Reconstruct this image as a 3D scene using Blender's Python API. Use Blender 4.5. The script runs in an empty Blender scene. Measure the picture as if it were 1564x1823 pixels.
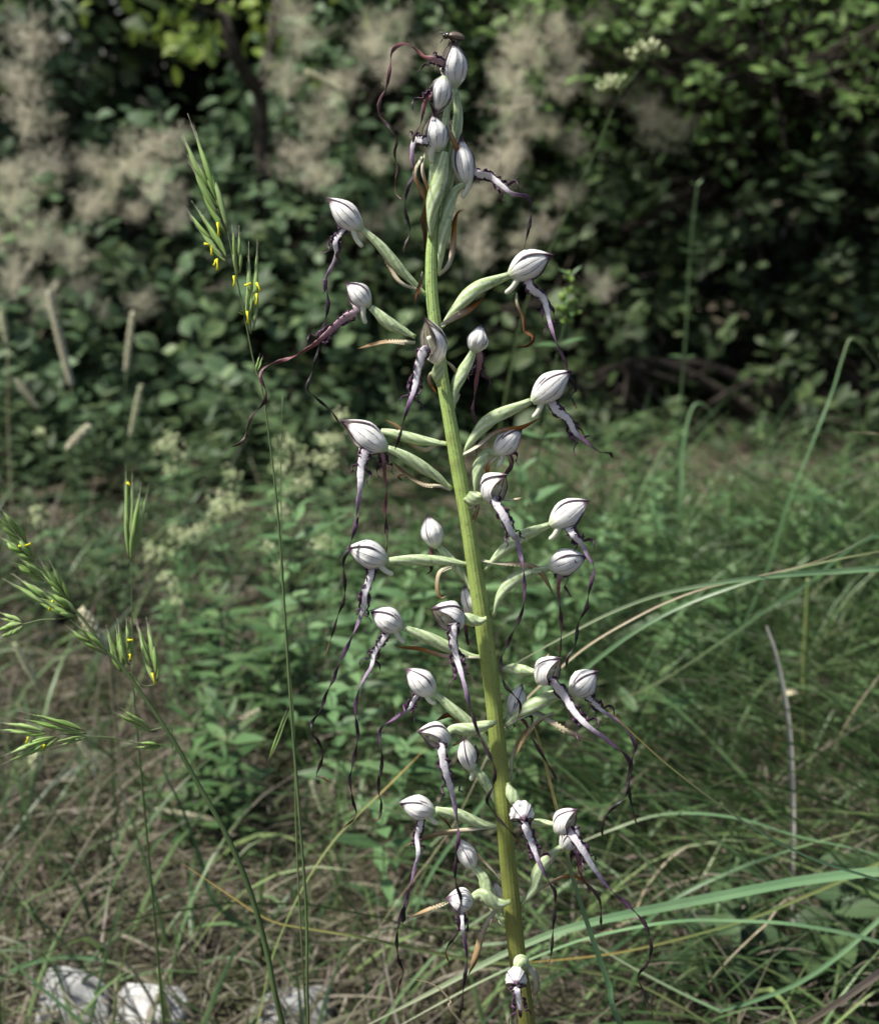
import bpy, math, random
import numpy as np
from mathutils import Vector, Matrix
R = math.radians
random.seed(7); RS = np.random.RandomState(11)
SC = bpy.context.scene
COL = SC.collection

# ------------------------------------------------------------------ camera, light, exposure
VFOV, PITCH, CAMZ = R(40), R(16), 0.5
S = 2 * math.tan(VFOV / 2) / 1823.0
cam = bpy.data.cameras.new('camera'); camo = bpy.data.objects.new('camera', cam); COL.objects.link(camo)
cam.sensor_fit = 'VERTICAL'; cam.sensor_height = 24; cam.sensor_width = 24
cam.lens = 12 / math.tan(VFOV / 2)
cam.clip_start = 0.01; cam.clip_end = 500
camo.location = (0, 0, CAMZ); camo.rotation_euler = (R(90) - PITCH, 0, 0)
cam.dof.use_dof = True; cam.dof.focus_distance = 0.470; cam.dof.aperture_fstop = 10.0
SC.camera = camo
SUN_EL, SUN_AZ = R(58), R(-100)      # azimuth from +Y towards +X: sun high on the left
w = bpy.data.worlds.new('World'); SC.world = w; w.use_nodes = True
nt = w.node_tree; nt.nodes.clear()
sky = nt.nodes.new('ShaderNodeTexSky'); sky.sky_type = 'NISHITA'; sky.sun_disc = False
sky.sun_elevation = SUN_EL; sky.sun_rotation = SUN_AZ; sky.dust_density = 3.0; sky.air_density = 1.0; sky.ozone_density = 1.0
bg = nt.nodes.new('ShaderNodeBackground'); bg.inputs['Strength'].default_value = 0.062
wo = nt.nodes.new('ShaderNodeOutputWorld')
nt.links.new(sky.outputs[0], bg.inputs['Color']); nt.links.new(bg.outputs[0], wo.inputs['Surface'])
sl = bpy.data.lights.new('sun', 'SUN'); sl.energy = 3.5; sl.angle = R(5); sl.color = (1, .96, .88)
so = bpy.data.objects.new('sun', sl); COL.objects.link(so)
sd = Vector((math.sin(SUN_AZ) * math.cos(SUN_EL), math.cos(SUN_AZ) * math.cos(SUN_EL), math.sin(SUN_EL)))
so.location = sd * 5; so.rotation_euler = sd.to_track_quat('Z', 'Y').to_euler()
SC.view_settings.view_transform = 'Standard'; SC.view_settings.look = 'None'
SC.view_settings.exposure = 1.2; SC.view_settings.gamma = 1.0
SC.view_settings.use_curve_mapping = False
SC.render.engine = 'CYCLES'
SC.cycles.use_denoising = True
SC.cycles.max_bounces = 4; SC.cycles.diffuse_bounces = 3; SC.cycles.transparent_max_bounces = 4

# ------------------------------------------------------------------ photo pixel -> place
CP, SP = math.cos(PITCH), math.sin(PITCH)
def at(px, py, d):
    u, v = (px - 782) * S, (911.5 - py) * S
    return Vector((d * u, d * (CP + v * SP), CAMZ + d * (-SP + v * CP)))
def aty(px, py, Y):
    return at(px, py, Y / (CP + (911.5 - py) * S * SP))
def gpt(px, py):
    v = (911.5 - py) * S
    d = CAMZ / (SP - v * CP)
    p = at(px, py, d); p.z = gz(p.x, p.y); return p
def gz(x, y):
    return 0.008 * math.sin(x * 9 + 1.3) * math.cos(y * 7) + 0.006 * math.sin(x * 23 + y * 17) + 0.012 * math.sin(y * 2.1 + x * 1.7)
def gza(x, y):
    return 0.008 * np.sin(x * 9 + 1.3) * np.cos(y * 7) + 0.006 * np.sin(x * 23 + y * 17) + 0.012 * np.sin(y * 2.1 + x * 1.7)

# ------------------------------------------------------------------ material helpers
class NT:
    def __init__(s, name):
        s.m = bpy.data.materials.new(name); s.m.use_nodes = True; s.t = s.m.node_tree; s.t.nodes.clear()
    def n(s, typ, **kw):
        x = s.t.nodes.new(typ)
        for k, v in kw.items(): setattr(x, k, v)
        return x
    def put(s, sock, v):
        if isinstance(v, bpy.types.NodeSocket): s.t.links.new(v, sock)
        elif isinstance(v, (tuple, list)) and len(v) == 3 and sock.type == 'RGBA': sock.default_value = (*v, 1)
        else: sock.default_value = v
    def math(s, op, a, b=0.0, c=None, clamp=False):
        x = s.n('ShaderNodeMath', operation=op); x.use_clamp = clamp
        s.put(x.inputs[0], a); s.put(x.inputs[1], b)
        if c is not None: s.put(x.inputs[2], c)
        return x.outputs[0]
    def step(s, v, a, b):
        x = s.n('ShaderNodeMapRange', interpolation_type='SMOOTHSTEP')
        s.put(x.inputs[0], v); x.inputs[1].default_value = a; x.inputs[2].default_value = b
        return x.outputs[0]
    def mix(s, f, a, b):
        x = s.n('ShaderNodeMix', data_type='RGBA')
        s.put(x.inputs[0], f); s.put(x.inputs[6], a); s.put(x.inputs[7], b); return x.outputs[2]
    def ramp(s, f, stops, mode='LINEAR'):
        x = s.n('ShaderNodeValToRGB'); x.color_ramp.interpolation = mode
        e = x.color_ramp.elements
        while len(e) > 1: e.remove(e[-1])
        e[0].position = stops[0][0]; e[0].color = (*stops[0][1], 1)
        for p, c in stops[1:]:
            q = e.new(p); q.color = (*c, 1)
        s.put(x.inputs[0], f); return x.outputs[0]
    def noise(s, scale, vec=None, detail=3.0, rough=.55):
        x = s.n('ShaderNodeTexNoise'); x.inputs['Scale'].default_value = scale
        x.inputs['Detail'].default_value = detail; x.inputs['Roughness'].default_value = rough
        if vec is not None: s.put(x.inputs['Vector'], vec)
        return x.outputs['Fac']
    def obj(s): return s.n('ShaderNodeTexCoord').outputs['Object']
    def uv(s):
        x = s.n('ShaderNodeSeparateXYZ'); s.put(x.inputs[0], s.n('ShaderNodeTexCoord').outputs['UV'])
        return x.outputs[0], x.outputs[1]
    def rnd(s, src):
        if src == 'obj': return s.n('ShaderNodeObjectInfo').outputs['Random']
        a = s.n('ShaderNodeAttribute'); a.attribute_name = 'rnd'; return a.outputs['Fac']
    def out(s, col, rough=.5, trans=0.0, spec=.4, bump=None, bstr=.3, bdist=.001, tcol=None):
        p = s.n('ShaderNodeBsdfPrincipled'); s.put(p.inputs['Base Color'], col); s.put(p.inputs['Roughness'], rough)
        p.inputs['Specular IOR Level'].default_value = spec
        nrm = None
        if bump is not None:
            b = s.n('ShaderNodeBump'); s.put(b.inputs['Height'], bump); b.inputs['Strength'].default_value = bstr
            b.inputs['Distance'].default_value = bdist; s.put(p.inputs['Normal'], b.outputs[0])
        sh = p.outputs[0]
        if trans:
            t = s.n('ShaderNodeBsdfTranslucent'); s.put(t.inputs['Color'], tcol if tcol is not None else col)
            m = s.n('ShaderNodeMixShader'); m.inputs[0].default_value = trans
            s.put(m.inputs[1], sh); s.put(m.inputs[2], t.outputs[0]); sh = m.outputs[0]
        o = s.n('ShaderNodeOutputMaterial'); s.put(o.inputs['Surface'], sh)
        return s.m

def leaf_mat(name, cols, src='attr', rough=.5, trans=.3, spec=.35):
    n = NT(name)
    k = len(cols)
    c = n.ramp(n.rnd(src), [(i / max(1, k - 1), cc) for i, cc in enumerate(cols)])
    nz = n.noise(60, n.obj())
    c2 = n.mix(n.step(nz, .35, .75), c, n.mix(.5, c, (.10, .13, .05)))
    c2 = n.mix(n.math('MULTIPLY', n.step(nz, .55, .8), .35), c2, (.16, .15, .07))
    return n.out(c2, rough, trans, spec)

def sepal_mat(name, base, vein, nv, strength, lo, hi, lw=1.0):
    n = NT(name); u, v = n.uv()
    nz = n.noise(900, n.obj(), 2)
    ud = n.math('ADD', u, n.math('MULTIPLY', n.math('SUBTRACT', nz, .5), .05))
    f = n.math('ABSOLUTE', n.math('SUBTRACT', n.math('FRACT', n.math('MULTIPLY', ud, nv)), .5))
    line = n.step(f, .085 * lw, .02 * lw)
    nz2 = n.noise(260, n.obj(), 2)
    line = n.math('MULTIPLY', line, n.step(nz2, .30, .52))
    msk = n.math('MULTIPLY', n.step(v, .10, .3), n.step(v, .97, .8))
    line = n.math('MULTIPLY', n.math('MULTIPLY', line, msk), strength)
    ed = n.math('MINIMUM', u, n.math('SUBTRACT', 1.0, u))
    edge = n.math('MULTIPLY', n.math('MULTIPLY', n.step(ed, .085, .03), n.step(v, .12, .4)), .95)
    c = n.mix(n.step(v, .22, .02), base, lo)
    c = n.mix(n.math('MULTIPLY', n.step(nz2, .35, .7), .10), c, (.68, .66, .58))
    c = n.mix(line, c, vein)
    c = n.mix(edge, c, vein)
    tip = n.math('MULTIPLY', n.step(n.math('ADD', v, n.math('MULTIPLY', nz, .12)), .88, 1.0), .95)
    c = n.mix(tip, c, hi)
    wr = n.math('ADD', n.math('MULTIPLY', f, 1.2), n.noise(420, n.obj(), 4, .6))
    return n.out(c, .6, .34, .2, bump=wr, bstr=.32, bdist=.0005, tcol=n.mix(.4, c, (.8, .8, .7)))

MAT = {}
MAT['sepal'] = sepal_mat('sepal_white', (.87, .87, .855), (.07, .035, .07), 4, .85, (.55, .62, .42), (.10, .035, .09))
MAT['sepal_top'] = sepal_mat('sepal_dorsal', (.88, .88, .865), (.10, .05, .10), 3, .6, (.55, .62, .42), (.13, .05, .11))
MAT['sepal_in'] = sepal_mat('sepal_inside', (.80, .74, .62), (.03, .012, .03), 4, 1.0, (.55, .55, .3), (.07, .02, .06), 1.9)

def m_lip():
    n = NT('lip'); u, v = n.uv(); nz = n.noise(700, n.obj(), 2)
    vv = n.math('ADD', v, n.math('MULTIPLY', n.math('SUBTRACT', nz, .5), .06))
    c = n.ramp(vv, [(0, (.30, .18, .26)), (.05, (.64, .60, .61)), (.22, (.72, .70, .73)), (.30, (.30, .22, .32)), (.38, (.11, .060, .118)), (.48, (.062, .03, .06)), (.56, (.026, .015, .022)), (.7, (.014, .009, .011)), (.92, (.014, .009, .009)), (1, (.09, .055, .022))])
    vo = n.n('ShaderNodeTexVoronoi'); vo.inputs['Scale'].default_value = 900; n.put(vo.inputs['Vector'], n.obj())
    spot = n.math('MULTIPLY', n.step(vo.outputs['Distance'], .22, .12), n.step(v, .30, .2))
    c = n.mix(n.math('MULTIPLY', spot, .55), c, (.13, .04, .13))
    ed = n.math('MULTIPLY', n.step(n.math('ABSOLUTE', n.math('SUBTRACT', n.math('FRACT', n.math('MULTIPLY', u, 2.0)), .5)), .36, .46), n.step(v, .36, .26))
    c = n.mix(n.math('MULTIPLY', ed, .7), c, (.12, .04, .12))
    return n.out(c, .5, .1, .3, bump=nz, bstr=.5, bdist=.0004)
MAT['lip'] = m_lip()
def m_red():
    n = NT('lip_wilted'); u, v = n.uv(); nz = n.noise(700, n.obj(), 2)
    c = n.ramp(n.math('ADD', v, n.math('MULTIPLY', n.math('SUBTRACT', nz, .5), .1)), [(0, (.45, .36, .38)), (.16, (.35, .2, .24)), (.3, (.17, .06, .065)), (.5, (.10, .04, .05)), (.7, (.03, .018, .022)), (1, (.05, .03, .018))])
    return n.out(c, .5, .1, .3, bump=nz, bstr=.5, bdist=.0004)
MAT['lip_red'] = m_red()
def m_lobe():
    n = NT('side_lobe'); nz = n.noise(500, n.obj(), 2)
    return n.out(n.ramp(nz, [(.3, (.025, .011, .024)), (.55, (.065, .027, .06)), (.75, (.12, .055, .09))]), .5, .1, .3)
MAT['lobe'] = m_lobe()
def m_ovary():
    n = NT('ovary'); u, v = n.uv()
    nz = n.noise(500, n.obj(), 2)
    ph = n.math('ADD', n.math('MULTIPLY', u, 6.0), n.math('MULTIPLY', v, .9))
    f = n.math('ABSOLUTE', n.math('SUBTRACT', n.math('FRACT', n.math('ADD', ph, n.math('MULTIPLY', nz, .35))), .5))
    c = n.mix(n.step(f, .12, .45), (.36, .47, .22), (.54, .61, .42))
    c = n.mix(n.step(nz, .5, .8), c, (.20, .29, .14))
    c = n.mix(n.step(v, .12, 0.0), c, (.36, .44, .18))
    return n.out(c, .5, .15, .35, bump=nz, bstr=.3, bdist=.0004)
MAT['ovary'] = m_ovary()
MAT['spur'] = NT('spur').out((.66, .68, .54), .45, .2, .3)
def m_stem():
    n = NT('orchid_stem'); u, v = n.uv(); nz = n.noise(160, n.obj(), 4)
    c = n.ramp(v, [(0, (.095, .09, .02)), (.35, (.135, .135, .03)), (.55, (.20, .24, .055)), (.75, (.27, .37, .10)), (.9, (.32, .45, .15)), (1, (.36, .48, .2))])
    c = n.mix(n.math('MULTIPLY', n.step(nz, .5, .75), .45), c, (.13, .13, .04))
    vo = n.n('ShaderNodeTexNoise'); vo.inputs['Scale'].default_value = 1400; n.put(vo.inputs['Vector'], n.obj())
    c = n.mix(n.math('MULTIPLY', n.step(vo.outputs['Fac'], .58, .68), .5), c, (.085, .05, .035))
    st = n.math('ABSOLUTE', n.math('SUBTRACT', n.math('FRACT', n.math('MULTIPLY', u, 14)), .5))
    return n.out(c, .45, 0, .4, bump=n.math('ADD', n.math('MULTIPLY', st, .5), nz), bstr=.6, bdist=.0006)
MAT['stem'] = m_stem()
def m_bract(name, a, b):
    n = NT(name); u, v = n.uv(); nz = n.noise(400, n.obj(), 2)
    c = n.ramp(n.math('ADD', v, n.math('MULTIPLY', n.math('SUBTRACT', nz, .5), .3)), [(0, (.52, .54, .38)), (.25, a), (.65, b), (1, (b[0] * .5, b[1] * .45, b[2] * .4))])
    return n.out(c, .6, .2, .2)
MAT['bract_tan'] = m_bract('bract_tan', (.56, .50, .36), (.36, .25, .13))
MAT['bract_orange'] = m_bract('bract_orange', (.60, .54, .42), (.36, .15, .035))
MAT['bract_cream'] = m_bract('bract_cream', (.62, .58, .42), (.60, .53, .36))
MAT['bract_dark'] = m_bract('bract_dark', (.25, .16, .08), (.13, .05, .02))

# ------------------------------------------------------------------ mesh helpers
def crm(pts, per=6):
    """smooth Catmull-Rom through the points"""
    pts = [Vector(p) for p in pts]
    if len(pts) < 3:
        return [pts[0].lerp(pts[-1], i / per) for i in range(per + 1)]
    P = [pts[0] * 2 - pts[1]] + pts + [pts[-1] * 2 - pts[-2]]
    out = []
    for i in range(1, len(P) - 2):
        a, b, c, d = P[i - 1], P[i], P[i + 1], P[i + 2]
        for k in range(per):
            t = k / per
            out.append(.5 * ((2 * b) + (c - a) * t + (2 * a - 5 * b + 4 * c - d) * t * t + (3 * b - a - 3 * c + d) * t ** 3))
    out.append(pts[-1]); return out
def interp(stops, t):
    if t <= stops[0][0]: return stops[0][1]
    for (a, x), (b, y) in zip(stops, stops[1:]):
        if t <= b: return x + (y - x) * (t - a) / max(1e-9, b - a)
    return stops[-1][1]

class MB:
    def __init__(s): s.v = []; s.f = []; s.uv = []; s.mi = []; s.r = []
    def tube(s, path, rad, seg=8, flat=1.0, ref=None, twist=None, rib=None, rnd=0.0, cap=True, mi=0, v0=0.0, v1=1.0, fix=False):
        """tube along path; rad(t) half width, flat = thickness ratio, twist(t) angle"""
        n = len(path); L = [0.0]
        for a, b in zip(path, path[1:]): L.append(L[-1] + (b - a).length)
        tot = max(L[-1], 1e-9); base = len(s.v)
        N = None
        for i, p in enumerate(path):
            t = L[i] / tot
            tan = (path[min(i + 1, n - 1)] - path[max(i - 1, 0)])
            if tan.length < 1e-9: tan = Vector((0, 0, 1))
            tan.normalize()
            if N is None:
                q = Vector(ref) if ref is not None else Vector((0, -1, 0.02))
                N = q - tan * q.dot(tan)
                if N.length < 1e-3: N = Vector((1, 0, 0)) - tan * tan.x
            else:
                if fix:
                    q = Vector((0, -1, .02)) - tan * tan.dot(Vector((0, -1, .02)))
                    if q.length > .35: N = N * .4 + q.normalized() * .6
                N = N - tan * N.dot(tan)
            N.normalize(); B = tan.cross(N)
            a = twist(t) if twist else 0.0
            n2 = N * math.cos(a) + B * math.sin(a); b2 = B * math.cos(a) - N * math.sin(a)
            r = rad(t) if callable(rad) else rad
            for k in range(seg):
                th = 2 * math.pi * k / seg
                rr = r * (rib(t, th) if rib else 1.0)
                s.v.append(p + b2 * (rr * math.cos(th)) + n2 * (rr * flat * math.sin(th)))
                s.uv.append((k / seg, v0 + (v1 - v0) * t)); s.r.append(rnd)
        for i in range(n - 1):
            for k in range(seg):
                k2 = (k + 1) % seg
                s.f.append((base + i * seg + k, base + i * seg + k2, base + (i + 1) * seg + k2, base + (i + 1) * seg + k)); s.mi.append(mi)
        if cap:
            s.f.append(tuple(base + k for k in reversed(range(seg)))); s.mi.append(mi)
            s.f.append(tuple(base + (n - 1) * seg + k for k in range(seg))); s.mi.append(mi)
        return s
    def blade(s, path, wid, ref=(0, 0, 1), fold=.25, twist=None, rnd=0.0, mi=0):
        """leaf blade: folded strip with a midrib, slightly thick"""
        n = len(path); base = len(s.v); L = [0.0]
        for a, b in zip(path, path[1:]): L.append(L[-1] + (b - a).length)
        N = None
        for i, p in enumerate(path):
            t = L[i] / max(L[-1], 1e-9)
            tan = (path[min(i + 1, n - 1)] - path[max(i - 1, 0)]).normalized()
            q = Vector(ref) if N is None else N
            N = q - tan * q.dot(tan)
            if N.length < 1e-3: N = Vector((1, .1, 0)) - tan * tan.dot(Vector((1, .1, 0)))
            N.normalize(); B = tan.cross(N); a = twist(t) if twist else 0
            n2 = N * math.cos(a) + B * math.sin(a); b2 = B * math.cos(a) - N * math.sin(a)
            w_ = wid(t) if callable(wid) else wid
            for o, h in ((-1, fold), (0, .05), (1, fold), (0, -.05)):
                s.v.append(p + b2 * (w_ * o) + n2 * (w_ * h)); s.uv.append(((o + 1) / 2, t)); s.r.append(rnd)
        for i in range(n - 1):
            for k in range(4):
                k2 = (k + 1) % 4
                s.f.append((base + i * 4 + k, base + i * 4 + k2, base + i * 4 + 4 + k2, base + i * 4 + 4 + k)); s.mi.append(mi)
        return s
    def grid(s, rows, uvs, mi=0, rnd=0.0):
        base = len(s.v); nr = len(rows); nc = len(rows[0])
        for r_, u_ in zip(rows, uvs):
            for p, q in zip(r_, u_): s.v.append(Vector(p)); s.uv.append(q); s.r.append(rnd)
        for i in range(nr - 1):
            for k in range(nc - 1):
                s.f.append((base + i * nc + k, base + i * nc + k + 1, base + (i + 1) * nc + k + 1, base + (i + 1) * nc + k)); s.mi.append(mi)
        return s
    def mesh(s, name, mats, origin=Vector((0, 0, 0)), smooth=True):
        me = bpy.data.meshes.new(name)
        me.from_pydata([tuple(p - origin) for p in s.v], [], s.f)
        for m in (mats if isinstance(mats, (list, tuple)) else [mats]): me.materials.append(m)
        ul = me.uv_layers.new(name='UVMap')
        li = np.empty(len(me.loops), dtype=np.int32); me.loops.foreach_get('vertex_index', li)
        uv = np.array(s.uv, dtype=np.float32)[li]
        ul.data.foreach_set('uv', uv.ravel())
        a = me.attributes.new('rnd', 'FLOAT', 'POINT'); a.data.foreach_set('value', np.array(s.r, dtype=np.float32))
        me.polygons.foreach_set('material_index', np.array(s.mi, dtype=np.int32))
        if smooth: me.polygons.foreach_set('use_smooth', np.ones(len(me.polygons), dtype=bool))
        me.update(); return me
    def build(s, name, mats, parent=None, origin=Vector((0, 0, 0)), smooth=True, top=False):
        """part: vertices are stored relative to origin (the root's place)"""
        o = bpy.data.objects.new(name, s.mesh(name, mats, origin, smooth)); COL.objects.link(o)
        if parent is not None: o.parent = parent
        elif top: o.location = origin
        return o
def tag(o, label=None, cat=None, group=None, kind=None):
    if label: o['label'] = label
    if cat: o['category'] = cat
    if group: o['group'] = group
    if kind: o['kind'] = kind
    return o
def thing(name, loc, label, cat, group=None):
    o = bpy.data.objects.new(name, None); COL.objects.link(o); o.location = loc; o.empty_display_size = .02
    return tag(o, label, cat, group)
def place(name, me, parent, mat4):
    o = bpy.data.objects.new(name, me); COL.objects.link(o); o.parent = parent; o.matrix_local = mat4; return o

def np_mesh(name, V, F, mats, rnd=None, smooth=True):
    """V (n,3), F (m,k) arrays"""
    me = bpy.data.meshes.new(name); k = F.shape[1]
    me.vertices.add(len(V)); me.vertices.foreach_set('co', V.astype(np.float32).ravel())
    me.loops.add(F.size); me.loops.foreach_set('vertex_index', F.astype(np.int32).ravel())
    me.polygons.add(len(F)); me.polygons.foreach_set('loop_start', (np.arange(len(F)) * k).astype(np.int32))
    me.update(calc_edges=True)
    if smooth: me.polygons.foreach_set('use_smooth', np.ones(len(F), dtype=bool))
    if rnd is not None:
        a = me.attributes.new('rnd', 'FLOAT', 'POINT'); a.data.foreach_set('value', rnd.astype(np.float32))
    for m in (mats if isinstance(mats, (list, tuple)) else [mats]): me.materials.append(m)
    me.validate(); return me
def scatter(name, tv, tf, axis, nrm, loc, scale, mats, rnd):
    """copies of template (x side, y along axis, z normal) as ONE mesh"""
    axis = axis / np.linalg.norm(axis, axis=1, keepdims=True)
    nrm = nrm - axis * (nrm * axis).sum(1, keepdims=True)
    nrm = nrm / (np.linalg.norm(nrm, axis=1, keepdims=True) + 1e-9)
    side = np.cross(axis, nrm)
    M = np.stack([side, axis, nrm], axis=2) * scale[:, None, None]
    V = np.einsum('nij,vj->nvi', M, tv) + loc[:, None, :]
    N = len(loc); nv = len(tv)
    F = tf[None] + (np.arange(N) * nv)[:, None, None]
    return np_mesh(name, V.reshape(-1, 3), F.reshape(-1, tf.shape[1]), mats, np.repeat(rnd, nv))
def leaf_tpl(profile, fold=.18, droop=.15, wave=0.0):
    """profile: [(t, halfwidth)] for unit length leaf"""
    v = []; f = []
    for i, (t, wd) in enumerate(profile):
        z = -droop * t * t
        v += [(-wd, t, z + fold * wd + wave * math.sin(i * 2.3)), (0, t, z), (wd, t, z + fold * wd + wave * math.cos(i * 2.9))]
        if i:
            b = i * 3
            f += [(b - 3, b - 2, b + 1, b), (b - 2, b - 1, b + 2, b + 1)]
    return np.array(v, float), np.array(f, int)
LANCE = leaf_tpl([(0, .015), (.12, .06), (.4, .13), (.7, .09), (1, .004)])
ROUND = leaf_tpl([(0, .012), (.14, .016), (.24, .15), (.45, .29), (.7, .27), (.88, .14), (1, .01)], .22, .2, .012)
SMALL = leaf_tpl([(0, .03), (.35, .22), (.7, .2), (1, .02)], .2, .12)
def leaf_mesh(name, tpl, mat):
    return np_mesh(name, tpl[0], tpl[1], mat, np.full(len(tpl[0]), .5))
def frame(axis, nrm, loc, scale):
    a = Vector(axis).normalized(); n = Vector(nrm); n = n - a * n.dot(a)
    if n.length < 1e-4: n = a.orthogonal()
    n.normalize(); sd_ = a.cross(n)
    m = Matrix((sd_, a, n)).transposed().to_4x4()
    for i in range(3):
        for j in range(3): m[i][j] *= scale
    m.translation = loc; return m

# ------------------------------------------------------------------ ground
def m_ground():
    n = NT('ground_soil'); o = n.obj()
    a = n.noise(14, o, 6); b = n.noise(90, o, 5); c = n.noise(3, o, 3)
    col = n.ramp(b, [(.25, (.030, .025, .018)), (.5, (.075, .062, .046)), (.75, (.16, .14, .11))])
    col = n.mix(n.step(a, .45, .7), col, (.045, .055, .022))
    col = n.mix(n.math('MULTIPLY', n.step(c, .4, .7), .4), col, (.13, .105, .075))
    return n.out(col, .95, 0, .1, bump=n.math('ADD', b, a), bstr=.8, bdist=.012)
def terrain():
    xs = np.concatenate([np.linspace(-60, -3.2, 14), np.linspace(-3, 3, 121), np.linspace(3.2, 60, 14)])
    ys = np.concatenate([np.linspace(-20, -.6, 8), np.linspace(-.5, 5, 111), np.linspace(5.3, 90, 16)])
    X, Y = np.meshgrid(xs, ys); Z = gza(X, Y)
    V = np.stack([X, Y, Z], -1).reshape(-1, 3); nx = len(xs)
    i = np.arange(len(ys) - 1)[:, None] * nx + np.arange(nx - 1)[None]
    i = i.ravel(); F = np.stack([i, i + 1, i + nx + 1, i + nx], 1)
    o = bpy.data.objects.new('ground', np_mesh('ground', V, F, m_ground())); COL.objects.link(o); o['kind'] = 'structure'
terrain()

# ------------------------------------------------------------------ shrubs behind
def m_bark(name, c0, c1):
    n = NT(name); b = n.noise(80, n.obj(), 5)
    return n.out(n.ramp(b, [(.3, c0), (.7, c1)]), .85, 0, .2, bump=b, bstr=.6, bdist=.003)
MAT['bark'] = m_bark('bark', (.018, .014, .011), (.06, .05, .04))
LEAFC = {
 'smoke': [(.028, .056, .028), (.048, .094, .046), (.074, .138, .066), (.11, .185, .09), (.16, .23, .095)],
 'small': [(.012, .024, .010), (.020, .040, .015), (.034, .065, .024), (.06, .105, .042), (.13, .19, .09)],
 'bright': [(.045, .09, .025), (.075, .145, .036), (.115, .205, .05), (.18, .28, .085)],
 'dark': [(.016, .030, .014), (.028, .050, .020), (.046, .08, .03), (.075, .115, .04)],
 'lime': [(.12, .19, .03), (.18, .26, .04), (.24, .32, .05)],
}
for k_, c_ in LEAFC.items():
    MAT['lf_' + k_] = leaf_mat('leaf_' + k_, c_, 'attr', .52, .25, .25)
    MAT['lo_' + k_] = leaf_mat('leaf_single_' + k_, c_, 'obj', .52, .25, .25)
def shrub(name, label, cat, base, blobs, ncl, per, size, tpl, key, twl=.13, seed=1, nsingle=0, up=.5, inner=.55, group=None, stems=5, stem_r=.012):
    rs = np.random.RandomState(seed); base = Vector(base); base.z = gz(base.x, base.y)
    root = thing(name, base, label, cat, group); B = np.array(base)
    bl = np.array(blobs, float); wts = bl[:, 3] * bl[:, 5]; wts /= wts.sum()
    idx = rs.choice(len(bl), ncl, p=wts)
    d = rs.normal(size=(ncl, 3)); d /= np.linalg.norm(d, axis=1, keepdims=True)
    # lumpy outline: radius varies with direction
    lump = 1 + .22 * np.sin(d[:, 0] * 5 + seed) * np.cos(d[:, 2] * 6 + seed * 2) + rs.uniform(-.12, .14, ncl)
    rr = (inner + (1 - inner) * rs.uniform(0, 1, ncl) ** .6) * lump
    C = bl[idx, :3] + d * bl[idx, 3:] * rr[:, None]
    C[:, 2] = np.maximum(C[:, 2], .03 + gza(C[:, 0], C[:, 1]))
    tw = d * .8 + np.array([0, -.15, up]) + rs.normal(size=(ncl, 3)) * .45
    tw /= np.linalg.norm(tw, axis=1, keepdims=True)
    # leaves along each twig
    N = ncl * per
    ci = np.repeat(np.arange(ncl), per); tt = np.tile(np.linspace(.15, 1, per), ncl) + rs.uniform(-.05, .05, N)
    side = np.cross(tw, np.array([0, 0, 1.0]) + rs.normal(size=(ncl, 3)) * .3); side /= np.linalg.norm(side, axis=1, keepdims=True) + 1e-6
    sg = np.tile(np.where(np.arange(per) % 2 == 0, 1, -1), ncl)
    loc = C[ci] + tw[ci] * (tt * twl)[:, None] + rs.normal(size=(N, 3)) * .008
    axis = tw[ci] * .55 + side[ci] * (sg * .9)[:, None] + rs.normal(size=(N, 3)) * .38
    nrm = np.array([0, -.25, .9]) + d[ci] * .45 + rs.normal(size=(N, 3)) * .42
    sc = size * rs.uniform(.6, 1.2, N)
    loc[:, 2] = np.maximum(loc[:, 2], .02)
    rnd = np.clip(rs.uniform(0, 1, N) * .75 + np.repeat(rs.uniform(0, .25, ncl), per), 0, 1)
    # the leaves that show largest become leaves of their own
    show = np.zeros(N, bool)
    if nsingle:
        dist = np.linalg.norm(loc - np.array([0, 0, CAMZ]), axis=1)
        v_ = (loc - np.array([0, 0, CAMZ])); dep = v_[:, 1] * CP - v_[:, 2] * SP
        upv = v_[:, 1] * SP + v_[:, 2] * CP
        inf = (np.abs(v_[:, 0] / dep) < .31) & (np.abs(upv / dep) < .36)
        score = np.where(inf, dist - sc * 4, 99)
        show[np.argsort(score)[:nsingle]] = True
        show &= inf
        me = leaf_mesh(name + '_leaf', tpl, MAT['lo_' + key])
        for i in np.where(show)[0]:
            place('leaf', me, root, frame(axis[i], nrm[i], Vector(loc[i] - B), sc[i]))
    k = ~show
    me = scatter('foliage', tpl[0], tpl[1], axis[k], nrm[k], loc[k] - B, sc[k], MAT['lf_' + key], rnd[k])
    o = bpy.data.objects.new('foliage', me); COL.objects.link(o); o.parent = root; o['kind'] = 'stuff'
    # stems, each its own part, and the twigs
    rg = random.Random(seed); far = rs.choice(ncl, min(stems, ncl), replace=False)
    tips = []
    for i in far:
        e = Vector(C[i]); bb = base + Vector((rg.uniform(-.05, .05), rg.uniform(-.05, .05), -.01))
        mid = bb.lerp(e, .5) + Vector((rg.uniform(-.06, .06), rg.uniform(-.06, .06), .08))
        MB().tube(crm([bb, mid, e], 6), lambda t: stem_r * (1.05 - .8 * t), 7).build('stem', MAT['bark'], root, base)
        tips.append((bb, mid, e))
    m = MB()
    for i in range(0, ncl, 2):
        c = Vector(C[i]); j = min(range(len(tips)), key=lambda q: (tips[q][1] - c).length)
        s0 = tips[j][1].lerp(tips[j][2], rg.uniform(0, .8))
        m.tube([s0, s0.lerp(c, .5) + Vector((rg.uniform(-.03, .03), rg.uniform(-.03, .03), -.02)), c, c + Vector(tw[i]) * twl], lambda t: .0035 * (1.1 - .85 * t), 4, cap=False)
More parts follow.
